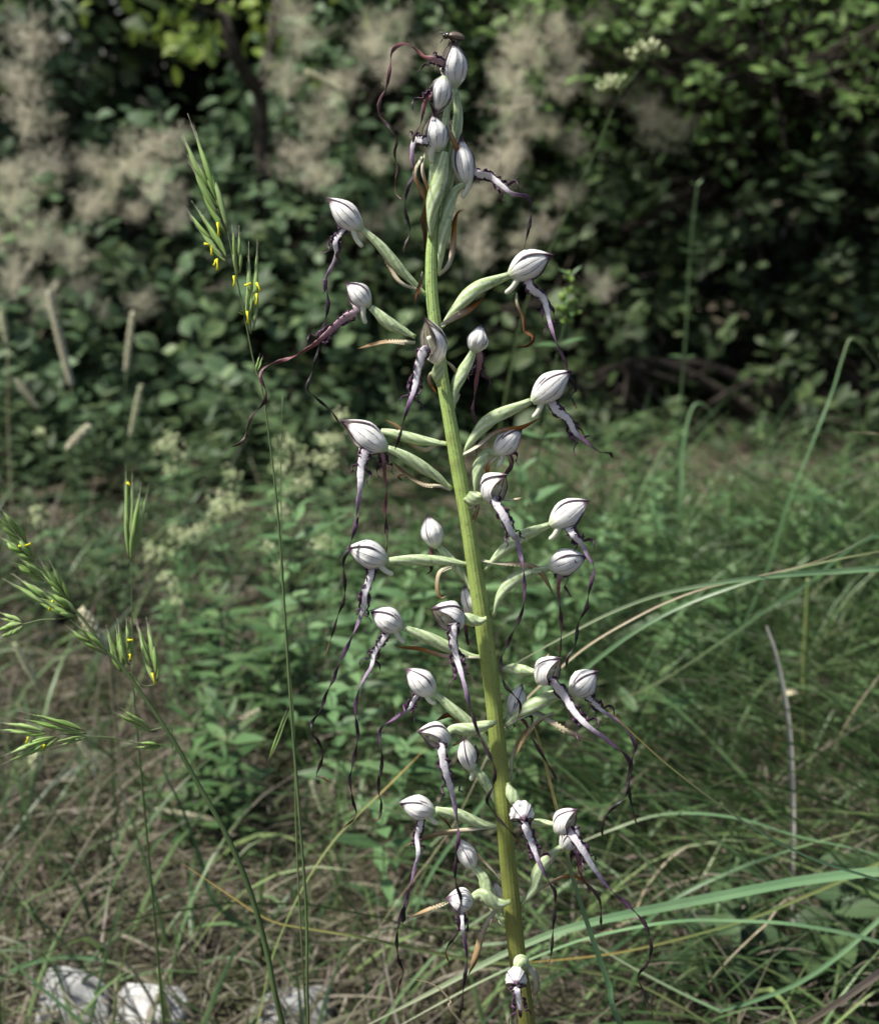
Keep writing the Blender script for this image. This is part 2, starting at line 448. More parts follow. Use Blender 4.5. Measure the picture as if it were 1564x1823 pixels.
    tq = m.build('twigs', MAT['bark'], root, base); tq['kind'] = 'stuff'
    return root

MAT['lf_shade_tint'] = leaf_mat('leaf_shade_tint', [(.012, .026, .012), (.022, .046, .02), (.036, .072, .03), (.065, .11, .042)], 'attr', .55, .18, .25)  # herb leaves with the bushes' shadow painted into their colour
def gx(px, D): return (px - 782) * S * D
# --- smoke bushes with feathery plumes
def m_plume():
    n = NT('plume'); r = n.rnd('obj'); z_ = n.noise(30, n.obj(), 2)
    c = n.ramp(r, [(0, (.60, .55, .44)), (.5, (.66, .62, .47)), (1, (.66, .65, .46))])
    c = n.mix(n.step(z_, .4, .7), c, (.72, .67, .56))
    return n.out(c, .8, .4, .1)
MAT['plume'] = m_plume()
def plume_mesh(seed):
    rs = np.random.RandomState(seed); V = []; F = []
    def fil(p, d, ln, wd):
        d = d / np.linalg.norm(d); s_ = np.cross(d, rs.normal(size=3)); s_ /= np.linalg.norm(s_) + 1e-9
        b = len(V); V.extend([p - s_ * wd, p + s_ * wd, p + d * ln + s_ * wd * .5, p + d * ln - s_ * wd * .5]); F.append((b, b + 1, b + 2, b + 3))
    fil(np.zeros(3), np.array([0, 0, 1.0]), .9, .012)
    for k in range(20):
        h = .05 + .5 * k / 19; a = k * 2.4 + rs.normal() * .4
        d = np.array([math.cos(a), math.sin(a), rs.uniform(-.1, 1.0)]); d /= np.linalg.norm(d)
        ln = rs.uniform(.22, .62)
        p = np.array([0, 0, h]); fil(p, d, ln, .006)
        for q in range(27):
            t = rs.uniform(.15, 1.05)
            fil(p + d * ln * t + rs.normal(size=3) * .06, rs.normal(size=3) + d * .3, rs.uniform(.05, .12), rs.uniform(.0026, .0055))
    return np_mesh('plume', np.array(V), np.array(F), MAT['plume'], np.zeros(len(V)), smooth=False)
PLM = [plume_mesh(s_) for s_ in (1, 2, 3)]
def plumes(root, spots, seed):
    rg = random.Random(seed)
    for px, py, D, size in spots:
        D -= .22; p = aty(px, py + size * .5, D) - root.location
        ax_ = Vector((rg.uniform(-.4, .4), rg.uniform(-.4, .1), 1))
        m = frame(ax_.orthogonal(), ax_, p, size * S * D)
        o = place('flower_plume', rg.choice(PLM), root, m)
sb1 = shrub('smoke_bush', 'broad smoke bush with round blue-green leaves and beige plumes, left of the dark forked trunk', 'bush', (-.75, 2.75, 0),
      [(-1.12, 2.65, .45, .36, .4, .6), (-.62, 2.5, .17, .42, .34, .27), (-.25, 2.55, .12, .3, .3, .3), (-.75, 2.2, .06, .4, .25, .14), (-.3, 2.2, .05, .3, .22, .13), (-1.3, 2.7, 1.1, .4, .4, .4)], 1500, 11, .040, ROUND, 'smoke', seed=3, nsingle=220, stems=9)
plumes(sb1, [(55, 60, 2.5, 120), (40, 190, 2.4, 130), (110, 280, 2.4, 120), (235, 270, 2.35, 110), (300, 250, 2.35, 120), (275, 320, 2.3, 90), (60, 400, 2.3, 130), (15, 330, 2.3, 120), (130, 440, 2.3, 100), (80, 520, 2.2, 90), (20, 480, 2.2, 90), (150, 350, 2.35, 90), (45, 130, 2.4, 100)], 5)
sb2 = shrub('smoke_bush', 'smoke bush with dull pink-beige plumes directly behind the orchid top', 'bush', (.12, 2.85, 0),
      [(-.05, 2.8, .28, .27, .28, .45), (.2, 2.85, .3, .25, .25, .45), (.12, 2.9, .9, .36, .3, .4)], 1150, 11, .040, ROUND, 'smoke', seed=5, nsingle=200, stems=8)
plumes(sb2, [(520, 270, 2.45, 110), (560, 200, 2.5, 120), (530, 50, 2.6, 120), (700, 40, 2.6, 110), (610, 140, 2.5, 90), (640, 60, 2.6, 110), (960, 70, 2.45, 130), (1005, 50, 2.5, 120), (930, 160, 2.4, 130), (890, 290, 2.4, 120), (850, 420, 2.35, 110), (900, 250, 2.4, 110), (985, 120, 2.45, 120), (1180, 220, 2.5, 110), (1140, 190, 2.5, 100), (690, 120, 2.5, 90), (560, 300, 2.4, 90), (830, 350, 2.4, 90), (1070, 500, 2.4, 80), (510, 130, 2.5, 100)], 6)
_rg = random.Random(77)
plumes(sb1, [(_rg.uniform(-60, 420), _rg.uniform(270, 600), _rg.uniform(2.3, 2.5), _rg.uniform(45, 85)) for _ in range(34)], 8)
plumes(sb2, [(_rg.uniform(500, 1080), _rg.uniform(0, 420), _rg.uniform(2.4, 2.6), _rg.uniform(45, 85)) for _ in range(30)], 9)
# --- small-leaved shrub on the right
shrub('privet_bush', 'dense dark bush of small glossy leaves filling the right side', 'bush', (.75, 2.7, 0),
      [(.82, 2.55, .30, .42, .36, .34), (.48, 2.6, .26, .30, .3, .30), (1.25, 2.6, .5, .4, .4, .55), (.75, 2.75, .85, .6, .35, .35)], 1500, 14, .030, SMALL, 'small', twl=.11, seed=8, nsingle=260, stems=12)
shrub('leafy_bush', 'fresh green broad-leaved bush rising in the upper right corner', 'bush', (.95, 2.95, 0),
      [(.52, 2.30, .62, .30, .2, .13), (.9, 2.35, .68, .30, .22, .16), (.95, 2.6, 1.1, .6, .3, .35), (.25, 2.45, .66, .22, .2, .14)], 1400, 11, .025, SMALL, 'bright', seed=12, nsingle=160, stems=7)
shrub('low_bush', 'low dark bush with hanging twigs under the smoke plumes', 'bush', (-.1, 2.35, 0),
      [(-.35, 2.4, .1, .35, .2, .16), (.15, 2.45, .1, .3, .2, .18)], 260, 10, .05, ROUND, 'dark', seed=21, stems=6)
shrub('low_bush', 'sparse low bush of dull olive leaves at the foot of the right bush', 'bush', (.6, 2.25, 0),
      [(.45, 2.25, .06, .3, .15, .13), (.85, 2.3, .08, .3, .15, .13)], 150, 10, .032, SMALL, 'dark', seed=23, stems=6)
# --- taller shrubs that close the view behind
for i, (x, y, sx, zt, sd_, lb) in enumerate((
    (-2.5, 3.9, .9, 1.9, 31, 'tall dark shrub far behind the left edge'),
    (-1.1, 4.2, .9, 2.2, 32, 'tall dark shrub behind the dark forked trunk'),
    (.25, 4.3, .9, 2.3, 33, 'tall dark shrub in the gap behind the orchid top'),
    (1.6, 4.1, .9, 2.1, 34, 'tall dark shrub behind the upper right bush'),
    (2.9, 3.9, .9, 1.9, 35, 'tall dark shrub far behind the right edge'),
    (-1.9, 5.2, 1.1, 2.6, 36, 'tallest dark shrub at the very back, left'),
    (.0, 5.6, 1.2, 2.8, 37, 'tallest dark shrub at the very back, centre'),
    (2.1, 5.3, 1.1, 2.6, 38, 'tallest dark shrub at the very back, right'))):
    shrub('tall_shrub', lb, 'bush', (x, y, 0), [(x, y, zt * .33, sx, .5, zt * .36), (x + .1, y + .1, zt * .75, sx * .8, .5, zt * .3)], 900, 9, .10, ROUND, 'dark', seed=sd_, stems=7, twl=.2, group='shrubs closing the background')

# --- dark forked little tree, upper left
def forked_tree():
    D = 2.42
    base = aty(478, 640, D); base.z = gz(base.x, base.y) - .01; base.y = D
    root = thing('tree', Vector((base.x, base.y, gz(base.x, base.y))), 'slender dark forked tree with a few lime leaves, upper left', 'tree'); o_ = root.location.copy()
    def br(pts, r0, r1, nm):
        MB().tube(crm(pts, 7), lambda t: r0 + (r1 - r0) * t, 9, rib=lambda t, th: 1 + .08 * math.sin(3 * th + t * 20)).build(nm, MAT['bark'], root, o_)
    k = aty(463, 165, D)
    br([base, aty(470, 400, D), aty(466, 250, D), k], .016, .012, 'trunk')
    br([k, aty(430, 120, D - .03), aty(408, 60, D - .04), aty(395, -20, D), aty(380, -200, D), aty(350, -420, D + .1)], .012, .005, 'branch')
    br([k, aty(480, 90, D + .05), aty(500, -60, D + .1), aty(540, -300, D + .1)], .009, .004, 'branch')
    br([aty(425, 105, D - .03), aty(370, 97, D - .1), aty(300, 90, D - .15)], .005, .002, 'branch')
    br([aty(400, 30, D - .03), aty(350, 10, D - .1), aty(290, -40, D - .15)], .004, .002, 'branch')
    rs = np.random.RandomState(4); cs = []
    for px, py, n_, sp_ in ((350, 75, 22, 38), (335, 40, 18, 34), (460, 20, 20, 35), (300, 60, 12, 30), (500, 110, 8, 25), (380, -150, 120, 170), (520, -250, 120, 150), (300, -100, 60, 90)):
        for _ in range(n_):
            cs.append(np.array(aty(px + rs.normal() * sp_, py + rs.normal() * sp_ * .6, D + rs.normal() * .12)))
    C = np.array(cs); N = len(C)
    me = scatter('crown', ROUND[0], ROUND[1], rs.normal(size=(N, 3)) + np.array([0, 0, -.4]), rs.normal(size=(N, 3)) * .6 + np.array([0, -.5, .6]), C - np.array(o_), .034 * rs.uniform(.6, 1.2, N), MAT['lf_lime'], rs.uniform(0, 1, N))
    o = bpy.data.objects.new('crown', me); COL.objects.link(o); o.parent = root; o['kind'] = 'stuff'
forked_tree()

# ------------------------------------------------------------------ grass, litter and ground herbs
def blades(name, base, head, elev, bend, ln, wd, mat, rnd, K=6, sway=None, label=None, roll=None, taper=1.6):
    N = len(base); pos = base.copy(); h = head.copy()
    V = np.zeros((N, K + 1, 3, 3))
    rl_ = RS.uniform(-.6, .6, N) if roll is None else roll
    for k in range(K + 1):
        t = k / K
        e = elev - bend * t ** 1.3
        hh = h + (0 if sway is None else sway * t)
        dirv = np.stack([np.cos(e) * np.cos(hh), np.cos(e) * np.sin(hh), np.sin(e)], 1)
        sidev = np.stack([-np.sin(hh), np.cos(hh), np.zeros(N)], 1)
        nr = np.cross(dirv, sidev)
        sv = sidev * np.cos(rl_ + t)[:, None] + nr * np.sin(rl_ + t)[:, None]
        n2 = np.cross(sv, dirv)
        w_ = (wd * np.maximum(.04, (1 - t ** taper)) * min(1, .55 + 2 * t))[:, None]
        V[:, k, 0] = pos - sv * w_ + n2 * w_ * .3; V[:, k, 1] = pos; V[:, k, 2] = pos + sv * w_ + n2 * w_ * .3
        pos = pos + dirv * (ln / K)[:, None]
        g = gza(pos[:, 0], pos[:, 1]) + .003
        pos[:, 2] = np.maximum(pos[:, 2], g)
    f = []
    for k in range(K):
        for c in range(2):
            a_ = k * 3 + c; f.append((a_, a_ + 1, a_ + 4, a_ + 3))
    f = np.array(f); nv = (K + 1) * 3
    F = f[None] + (np.arange(N) * nv)[:, None, None]
    me = np_mesh(name, V.reshape(-1, 3), F.reshape(-1, 4), mat, np.repeat(rnd, nv))
    o = bpy.data.objects.new(name, me); COL.objects.link(o); o['kind'] = 'stuff'
    if label: tag(o, label, 'grass')
    return o
MAT['litter'] = leaf_mat('litter', [(.028, .023, .017), (.055, .045, .034), (.098, .082, .064), (.165, .142, .115), (.27, .24, .20)], 'attr', .75, .15, .15)
MAT['grass'] = leaf_mat('grass', [(.020, .048, .017), (.042, .088, .03), (.072, .142, .05), (.12, .21, .08), (.20, .27, .10)], 'attr', .42, .25, .4)
def gbase(n, x0, x1, y0, y1):
    x = RS.uniform(x0, x1, n); y = RS.uniform(y0, y1, n); return np.stack([x, y, gza(x, y)], 1)
U = RS.uniform
# dry matted litter over the near ground (more on the left)
n = 26000; B_ = gbase(n, -.75, .75, .55, 1.7); B_[:, 2] += np.abs(RS.normal(size=n)) * .010
blades('dry_grass', B_, U(0, 6.28, n), U(-.1, .45, n), U(.1, .9, n), U(.025, .08, n), U(.0005, .0016, n), MAT['litter'], U(0, 1, n), 4, U(-.6, .6, n), 'matted dry tan grass litter covering the ground')
n = 2600; B_ = gbase(n, -.75, .75, .55, 1.6)
blades('dry_grass', B_, U(0, 6.28, n), U(.3, 1.3, n), U(.4, 1.6, n), U(.06, .17, n), U(.0005, .0013, n), MAT['litter'], U(.3, 1, n), 6, U(-.6, .6, n), 'thin upright dead grass stalks among the litter')
# green tufts
n = 4000; B_ = gbase(n, -.8, .8, .6, 1.55)
blades('green_grass', B_, U(0, 6.28, n), U(.6, 1.4, n), U(.4, 1.9, n), U(.05, .16, n), U(.0007, .002, n), MAT['grass'], U(0, 1, n), 6, U(-.5, .5, n), 'short green grass growing through the litter')
# long blades leaning to the left out of the clump on the right
n = 2200; B_ = gbase(n, .10, 1.1, .62, 1.5)
blades('long_grass', B_, U(2.5, 3.7, n), U(.5, 1.15, n), U(.7, 1.5, n), U(.16, .36, n), U(.0008, .0026, n), MAT['grass'], U(0, .95, n), 9, U(-.35, .35, n), 'long green grass arching left on the right side')
n = 500; B_ = gbase(n, .1, .9, .62, 1.4)
blades('long_grass', B_, U(2.3, 3.9, n), U(.5, 1.2, n), U(.7, 1.6, n), U(.14, .3, n), U(.0005, .0012, n), MAT['litter'], U(.3, 1, n), 8, U(-.35, .35, n), 'long bleached dead grass within the right clump')
n = 1000; B_ = gbase(n, .05, 1.2, 1.1, 1.8)
blades('meadow_grass', B_, U(0, 6.28, n), U(.9, 1.5, n), U(.5, 2.0, n), U(.08, .27, n), U(.0008, .0024, n), MAT['grass'], U(0, .9, n), 7, U(-.5, .5, n), 'taller grass at the foot of the bushes')
n = 1700; B_ = gbase(n, .06, 1.0, .95, 1.7)
blades('fine_grass', B_, U(0, 6.28, n), U(.8, 1.5, n), U(.5, 1.9, n), U(.10, .24, n), U(.0005, .0013, n), MAT['grass'], U(.1, .95, n), 7, U(-.5, .5, n), 'dense bank of fine bright grass right of the orchid')
# fine leafy ground cover (narrow leaves in whorls on short upright stems)
MAT['herb'] = leaf_mat('herb', [(.018, .044, .017), (.038, .086, .031), (.068, .14, .05), (.11, .20, .075)], 'attr', .5, .2, .3)
MAT['herb_o'] = leaf_mat('herb_single', [(.035, .085, .035), (.062, .14, .056), (.10, .205, .085), (.15, .26, .11)], 'obj', .5, .2, .3)
def cover(name, label, nst, x0, x1, y0, y1, h0, h1, leaf, wh=5, key='herb', seed=2):
    rs = np.random.RandomState(seed)
    x = rs.uniform(x0, x1, nst); y = rs.uniform(y0, y1, nst); H = rs.uniform(h0, h1, nst); z0 = gza(x, y)
    lean = rs.normal(size=(nst, 2)) * .2
    loc = []; ax_ = []; nr = []; sc = []; rn = []
    m = MB()
    for i in range(nst):
        b0_ = Vector((x[i], y[i], z0[i])); tp = b0_ + Vector((lean[i, 0] * H[i], lean[i, 1] * H[i], H[i]))
        m.tube([b0_, b0_.lerp(tp, .5), tp], lambda t: .0011 * (1.1 - .6 * t), 4, rnd=.4, cap=False)
        nw = int(H[i] / .014)
        r0 = rs.uniform(0, .3)
        for k in range(1, nw + 1):
            p = b0_.lerp(tp, k / nw); a0 = rs.uniform(0, 6.28)
            for q in range(wh):
                a_ = a0 + q * 6.283 / wh + rs.normal() * .2
                el = rs.uniform(-.1, .5) + (.5 if k == nw else 0)
                loc.append(p); ax_.append((math.cos(a_) * math.cos(el), math.sin(a_) * math.cos(el), math.sin(el))); nr.append((rs.normal() * .3, rs.normal() * .3, 1))
                sc.append(leaf * rs.uniform(.7, 1.15) * (1 if k < nw else .6)); rn.append(min(1, r0 + rs.uniform(0, .5) + .25 * k / nw))
    me = scatter(name, LANCE[0], LANCE[1], np.array(ax_), np.array(nr), np.array([tuple(p) for p in loc]), np.array(sc), MAT[key], np.array(rn))
    o = bpy.data.objects.new(name, me); COL.objects.link(o); o['kind'] = 'stuff'; tag(o, label, 'herbs')
    st = m.build('herb_stems', MAT[key], o); st['kind'] = 'stuff'
cover('ground_cover', 'mass of fine whorled green herbs right of the orchid', 230, .08, .85, 1.0, 1.75, .05, .15, .021, 6, seed=2)
cover('ground_cover', 'low leafy herbs darkened with painted shade at the foot of the left bushes', 120, -1.0, -.05, 1.15, 1.8, .04, .11, .034, 4, key='lf_shade_tint', seed=3)
cover('ground_cover', 'leafy herbs darkened with painted shade along the foot of the left bushes', 70, -1.1, .0, 1.75, 2.05, .05, .13, .05, 4, key='lf_shade_tint', seed=6)
cover('ground_cover', 'leafy green herbs on the ground behind the orchid', 70, -.20, .12, .82, 1.4, .04, .13, .036, 4, seed=4)

# ------------------------------------------------------------------ the lizard orchid
def Zm(ox, oy, k):
    return lambda *a: [(ox + k * a[i], oy + k * a[i + 1]) for i in range(0, len(a), 2)]
z1 = Zm(560, 30, .3197); z2 = Zm(400, 450, .3197); z3 = Zm(720, 450, .27435); z4 = Zm(540, 880, .27435)
z5 = Zm(760, 850, .27435); z6 = Zm(540, 1150, .27435); z7 = Zm(800, 1150, .369); z8 = Zm(640, 1380, .25575)
def ds(py): return .455 + .035 * py / 1823
def O(p, zmm=0.0): return at(p[0], p[1], ds(p[1]) - zmm * .001)
PXM = S * .47                                   # metres per photo pixel at the orchid
def pxm(py): return S * ds(py)

sp = [(800, 165, 4), (792, 240, 5), (783, 310, 6.5), (774, 385, 8.5), (768, 450, 10.3), (769, 530, 10.8), (779, 610, 11.2), (790, 690, 11.8), (806, 780, 12.6), (820, 860, 13.2), (835, 950, 13.8), (847, 1030, 14.4), (859, 1110, 14.6), (872, 1200, 14.8), (882, 1290, 14.8), (892, 1390, 15), (901, 1500, 15), (910, 1600, 15.2), (923, 1720, 15.2), (938, 1823, 15.2)]
pts = [O(p) for p in sp][::-1]
rad = [p[2] * pxm(p[1]) for p in sp][::-1]
b = pts[0]
ext = [Vector((b.x + .012, b.y - .012, gz(b.x, b.y) - .006)), Vector((b.x + .010, b.y - .010, .06)), Vector((b.x + .006, b.y - .005, .13))]
pts = ext + pts; rad = [.0058, .005, .0045] + rad
STEM_BASE = Vector((pts[0].x, pts[0].y, gz(pts[0].x, pts[0].y)))
orchid = thing('orchid', STEM_BASE, 'tall wilting orchid with white striped hoods and long twisted purple lips on thick green stem', 'orchid')
cp = crm(pts, 6); nseg = len(pts) - 1
rs = [(i / nseg, r) for i, r in enumerate(rad)]
mb = MB()
# the tube's own t is arc length, so resample the radii by arc length
L = [0]
for a_, b_ in zip(cp, cp[1:]): L.append(L[-1] + (b_ - a_).length)
rl = [(L[min(i * 6, len(L) - 1)] / L[-1], r) for i, r in enumerate(rad)]
mb.tube(cp, lambda t: interp(rl, t) * (1 + .03 * math.sin(t * 60)), 16, rib=lambda t, th: 1 + .016 * math.cos(5 * th + t * 9) + .010 * math.cos(11 * th + 3) + .02 * math.sin(t * 97 + th))
mb.build('stem', MAT['stem'], orchid, STEM_BASE)
# withered leaves clasping the stem below the spike
for k, (h, a_, ln) in enumerate(((.02, .3, .09), (.035, 2.4, .11), (.05, 4.2, .08), (.09, 1.4, .06), (.12, 3.4, .05))):
    p0 = STEM_BASE + Vector((-.003 * h / .1, .002, h))
    d_ = Vector((math.cos(a_), math.sin(a_), 0))
    path = crm([p0, p0 + d_ * ln * .3 + Vector((0, 0, ln * .45)), p0 + d_ * ln * .75 + Vector((0, 0, ln * .4)), p0 + d_ * ln + Vector((0, 0, 0 if ln > .07 else ln * .2))], 6)
    MB().blade(path, lambda t: .009 * math.sin(math.pi * min(1, .12 + t * .9)) ** .7 + .0004, fold=.35).build('stem_leaf', MAT['bract_tan'], orchid, STEM_BASE)

_hp = [(0, .22), (.06, .40), (.14, .62), (.25, .84), (.38, .98), (.5, 1.0), (.62, .90), (.74, .69), (.84, .45), (.92, .24), (.97, .10), (1, .02)]
HPROF = _hp
def hood_pt(B, a, n, b, Ln, W, t, th, k=1.0):
    pr = interp(HPROF, t)
    r = W * pr * k
    c = B + a * (Ln * t) + n * (W * .05 * math.sin(math.pi * t))
    return c + n * (r * math.cos(th)) + b * (r * .92 * math.sin(th))
def make_flower(ov, ow, hb, ht, hw, lip=None, z=0, bz=None, tz=None, lz=None, white=.3, lw=15, br=None, brm='tan', bw=7, spur=None, lm='lip', lobes=True, sa=0, nd=None, loose=0.0, dark=0):
    """ov: ovary path from the stem (photo points); hb/ht hood base and tip; hw width in px; lip path; z.. mm towards the viewer"""
    bz = z if bz is None else bz; tz = z if tz is None else tz; lz = z if lz is None else lz
    rg = random.Random(int(hb[0] * 7 + hb[1] * 13))
    n_ = len(ov)
    path = crm([O(p, sa + (bz - sa) * (i / (n_ - 1)) ** .8) for i, p in enumerate(ov)], 7)
    pm = pxm(hb[1])
    mb = MB()
    prof = [(0, .40), (.08, .34), (.2, .62), (.45, 1.0), (.7, .95), (.9, .62), (1, .5)]
    mb.tube(path, lambda t: ow * .455 * pm * interp(prof, t), 12, twist=lambda t: t * 2.2, rib=lambda t, th: 1 + .10 * math.cos(3 * th) + .05 * math.cos(6 * th))
    fl = mb.build('flower', MAT['ovary'], orchid, STEM_BASE)
    B = O(hb, bz); T = O(ht, tz)
    a = (T - B); Ln = a.length * 1.12; a.normalize()
    if nd is not None:
        n = O((hb[0] + nd[0] * 50, hb[1] + nd[1] * 50), bz + nd[2] * 50 * pm * 1000) - B
    elif lip:
        n = (B + a * Ln * .5) - O(lip[0], lz)
    else:
        n = Vector((0, 0, 1))
    n = n - a * n.dot(a)
    if n.length < 1e-5: n = Vector((0, 1, .3)) - a * a.dot(Vector((0, 1, .3)))
    n.normalize(); b = a.cross(n)
    W = hw * .485 * pm; bend = rg.uniform(-.10, .10); lop = {0: 1.0, 1: rg.uniform(.92, 1.08), -1: rg.uniform(.92, 1.08)}; grv = rg.uniform(.02, .05); flare = rg.uniform(.02, .2); lens = {0: 1.0, 1: rg.uniform(.88, .98), -1: rg.uniform(.88, .98)}
    ts = [0, .05, .12, .2, .3, .4, .5, .6, .7, .8, .88, .94, .98, 1.0]
    wob = rg.uniform(0, 6)
    for kind in (0, 1, -1):
        rows, uvs = [], []
        for t in ts:
            row, uvr = [], []
            if kind == 0:
                t0, t1, k0 = R(-54), R(54), 1.07
            else:
                end = interp([(0, 179), (.25, 178), (.32, 177 - 25 * loose), (.5, 170 - 52 * loose), (.75, 158 - 56 * loose), (.92, 148 - 56 * loose), (1, 135 - 50 * loose)], t)
                t0, t1, k0 = R(38), R(end), .97 + .03 * (kind > 0)
            for j in range(10):
                u = j / 9
                th = t0 + (t1 - t0) * u
                kk = k0 * lop[kind] * (1 + .02 * math.sin(8 * u + 5 * t + wob) + grv * math.cos(2 * math.pi * 3 * u) * math.sin(math.pi * t) + .02 * rg.uniform(-1, 1))
                if kind == 0: kk *= 1 - .05 * (abs(u - .5) * 2) ** 4
                else: kk *= 1 + .05 * loose * (u ** 2) * t + flare * max(0, u - .6) * 2.5 * t + (.04 if u > .85 else 0) * math.sin(t * 13 + wob)
                row.append(hood_pt(B, a, n, b, Ln * lens[kind], W, t, th * (kind if kind else 1), kk) + b * (bend * W * math.sin(math.pi * t)) + n * (bend * .8 * W * t * t)); uvr.append((u, t))
            rows.append(row); uvs.append(uvr)
        m = MB().grid(rows, uvs)
        flip = kind == -1
        # inner skin a fraction of a millimetre inside, with its own strong veins
        ctr = [B + a * (Ln * t) for t in ts]
        rin = [[p + (c - p).normalized() * min(.00028, (c - p).length * .2) for p in row] for row, c in zip(rows, ctr)]
        m.grid(rin, uvs, mi=1)
        # close the rim between both skins
        nr, nc = len(rows), 10; off = nr * nc
        for i in range(nr - 1):
            for e in (0, nc - 1):
                m.f.append((i * nc + e, (i + 1) * nc + e, off + (i + 1) * nc + e, off + i * nc + e)); m.mi.append(0)
        m.build('sepal', [MAT['sepal_top'] if kind == 0 else MAT['sepal'], MAT['sepal_in']], fl, STEM_BASE)
    # spur
    if spur is not None:
        P1 = O(spur, bz); P0 = hood_pt(B, a, n, b, Ln, W, .17, math.pi, .6)
        c = crm([P0, P0.lerp(P1, .5) + n * -.0006, P1], 5)
        MB().tube(c, lambda t: 6.2 * pm * (1 - .35 * t) * (1 if t < .93 else .55), 8).build('spur', MAT['spur'], fl, STEM_BASE)
    # throat column inside the hood
    c0 = B + a * Ln * .15; c1 = B + a * Ln * .6 - n * W * .15
    MB().tube(crm([c0, c0.lerp(c1, .5), c1], 4), lambda t: W * (.3 - .12 * t), 7).build('column', MAT['spur'], fl, STEM_BASE)
    # lip: a flattened strap that narrows into a long twisted tail
    if lip:
        nL = len(lip); ph = rg.uniform(0, 6)
        raw = [B + a * Ln * .32 - n * W * .55]
        for i, p in enumerate(lip):
            wv = 0 if i == 0 else 1.6 * math.sin(i * 1.3 + ph)
            raw.append(O(p, lz + wv))
        path = crm(raw, 7)
        tot = sum((y - x).length for x, y in zip(path, path[1:])); pl = tot / pm
        turns = max(0, (pl * (1 - white) - 40) / 46.0) * rg.choice((-1, 1))
        a0 = rg.uniform(-.5, .5)
        def tw(t): return a0 + (0 if t < white * 1.15 else 2 * math.pi * turns * .5 * ((t - white * 1.15) / (1 - white * 1.15)) ** 1.15)
        def wd(t):
            x = t / white if white > 0 else 9
            if x < 1: hw_ = interp([(0, .36), (.15, .48), (.5, .42), (.8, .33), (1, .25)], x) * lw
            else: hw_ = interp([(0, .25 * lw), (.25, 3.6), (.6, 3.4), (.95, 2.5), (1, .8)], (t - white) / (1 - white))
            return hw_ * pm
        m = MB(); m.tube(path, wd, 8, flat=.2, twist=tw, fix=True, rib=lambda t, th: 1 + ((.10 * math.sin(t * 130 + ph) + .08 * math.sin(t * 71 + 2 * ph)) if abs(math.cos(th)) > .8 else 0))
        # colour runs: the white part ends at v = .28
        for i, (u, v) in enumerate(m.uv):
            m.uv[i] = (u, v / white * .28 if v < white else .28 + (v - white) / (1 - white) * .72)
        m.build('lip', MAT[lm], fl, STEM_BASE)
        if lobes:
            # frilled purple margins, ending in curled free lobes
            k1 = max(4, int(len(path) * white * .9))
            seg = path[3:3 + k1]
            if len(seg) >= 3:
                for sgn in (-1, 1):
                    cur = []
                    tan0 = (seg[-1] - seg[0]).normalized()
                    sd_ = tan0.cross(Vector((0, -1, 0.0))); sd_.normalize()
                    m_ = 26
                    for j in range(m_):
                        q = j / (m_ - 1) * (len(seg) - 1); i0 = int(q); fr = q - i0
                        p = seg[i0].lerp(seg[min(i0 + 1, len(seg) - 1)], fr)
                        cur.append(p + sd_ * sgn * (lw * .42 + (2.6 * math.sin(j * .8 + ph) * math.sin(j * .37 + ph * 2) + rg.uniform(-1.1, 1.1)) + (2 if j > 18 else 0)) * pm + Vector((0, -1, 0)) * (-.0006 + .0008 * math.sin(j * 1.7 + ph * 2)))
                    e = cur[-1]; ll = rg.uniform(14, 34) * pm
                    for j in range(1, 10):
                        q = j / 9
                        cur.append(e + tan0 * ll * q * .6 + sd_ * sgn * ll * (.45 * q + .16 * math.sin(q * 7 + ph)) + Vector((0, -.3, -1)) * ll * .45 * q * q + Vector((0, math.sin(q * 9 + ph) * .0012, 0)))
                    MB().tube(cur, lambda t: pm * (3.6 + .5 * math.sin(t * 37 + ph) + .6 * math.sin(t * 23 + 2 * ph)) * (1 if t < .7 else max(.25, 1 - (t - .7) * 2.6)), 6, flat=.22, twist=lambda t: .9 * math.sin(t * 14 + ph) + .5 * math.sin(t * 31) + ph).build('side_lobe', MAT['lobe'], fl, STEM_BASE)
    for bb in (br or []):
        pp, mt, bw_ = (bb if isinstance(bb, tuple) and isinstance(bb[1], str) else (bb, brm, bw))
        c = crm([O(p, bz * .6 + .8 * math.sin(i * 1.7)) for i, p in enumerate(pp)], 7)
        MB().blade(c, lambda t: bw_ * .5 * pm * (.25 + .9 * math.sin(math.pi * min(1, .1 + .8 * t)) ** .8) * (1 if t < .8 else (1.02 - t) / .22), ref=(.2, -1, .5), fold=.55, twist=lambda t: .5 * math.sin(t * 5 + hb[0])).build('bract', MAT['bract_' + mt], fl, STEM_BASE)
    return fl

FL = make_flower
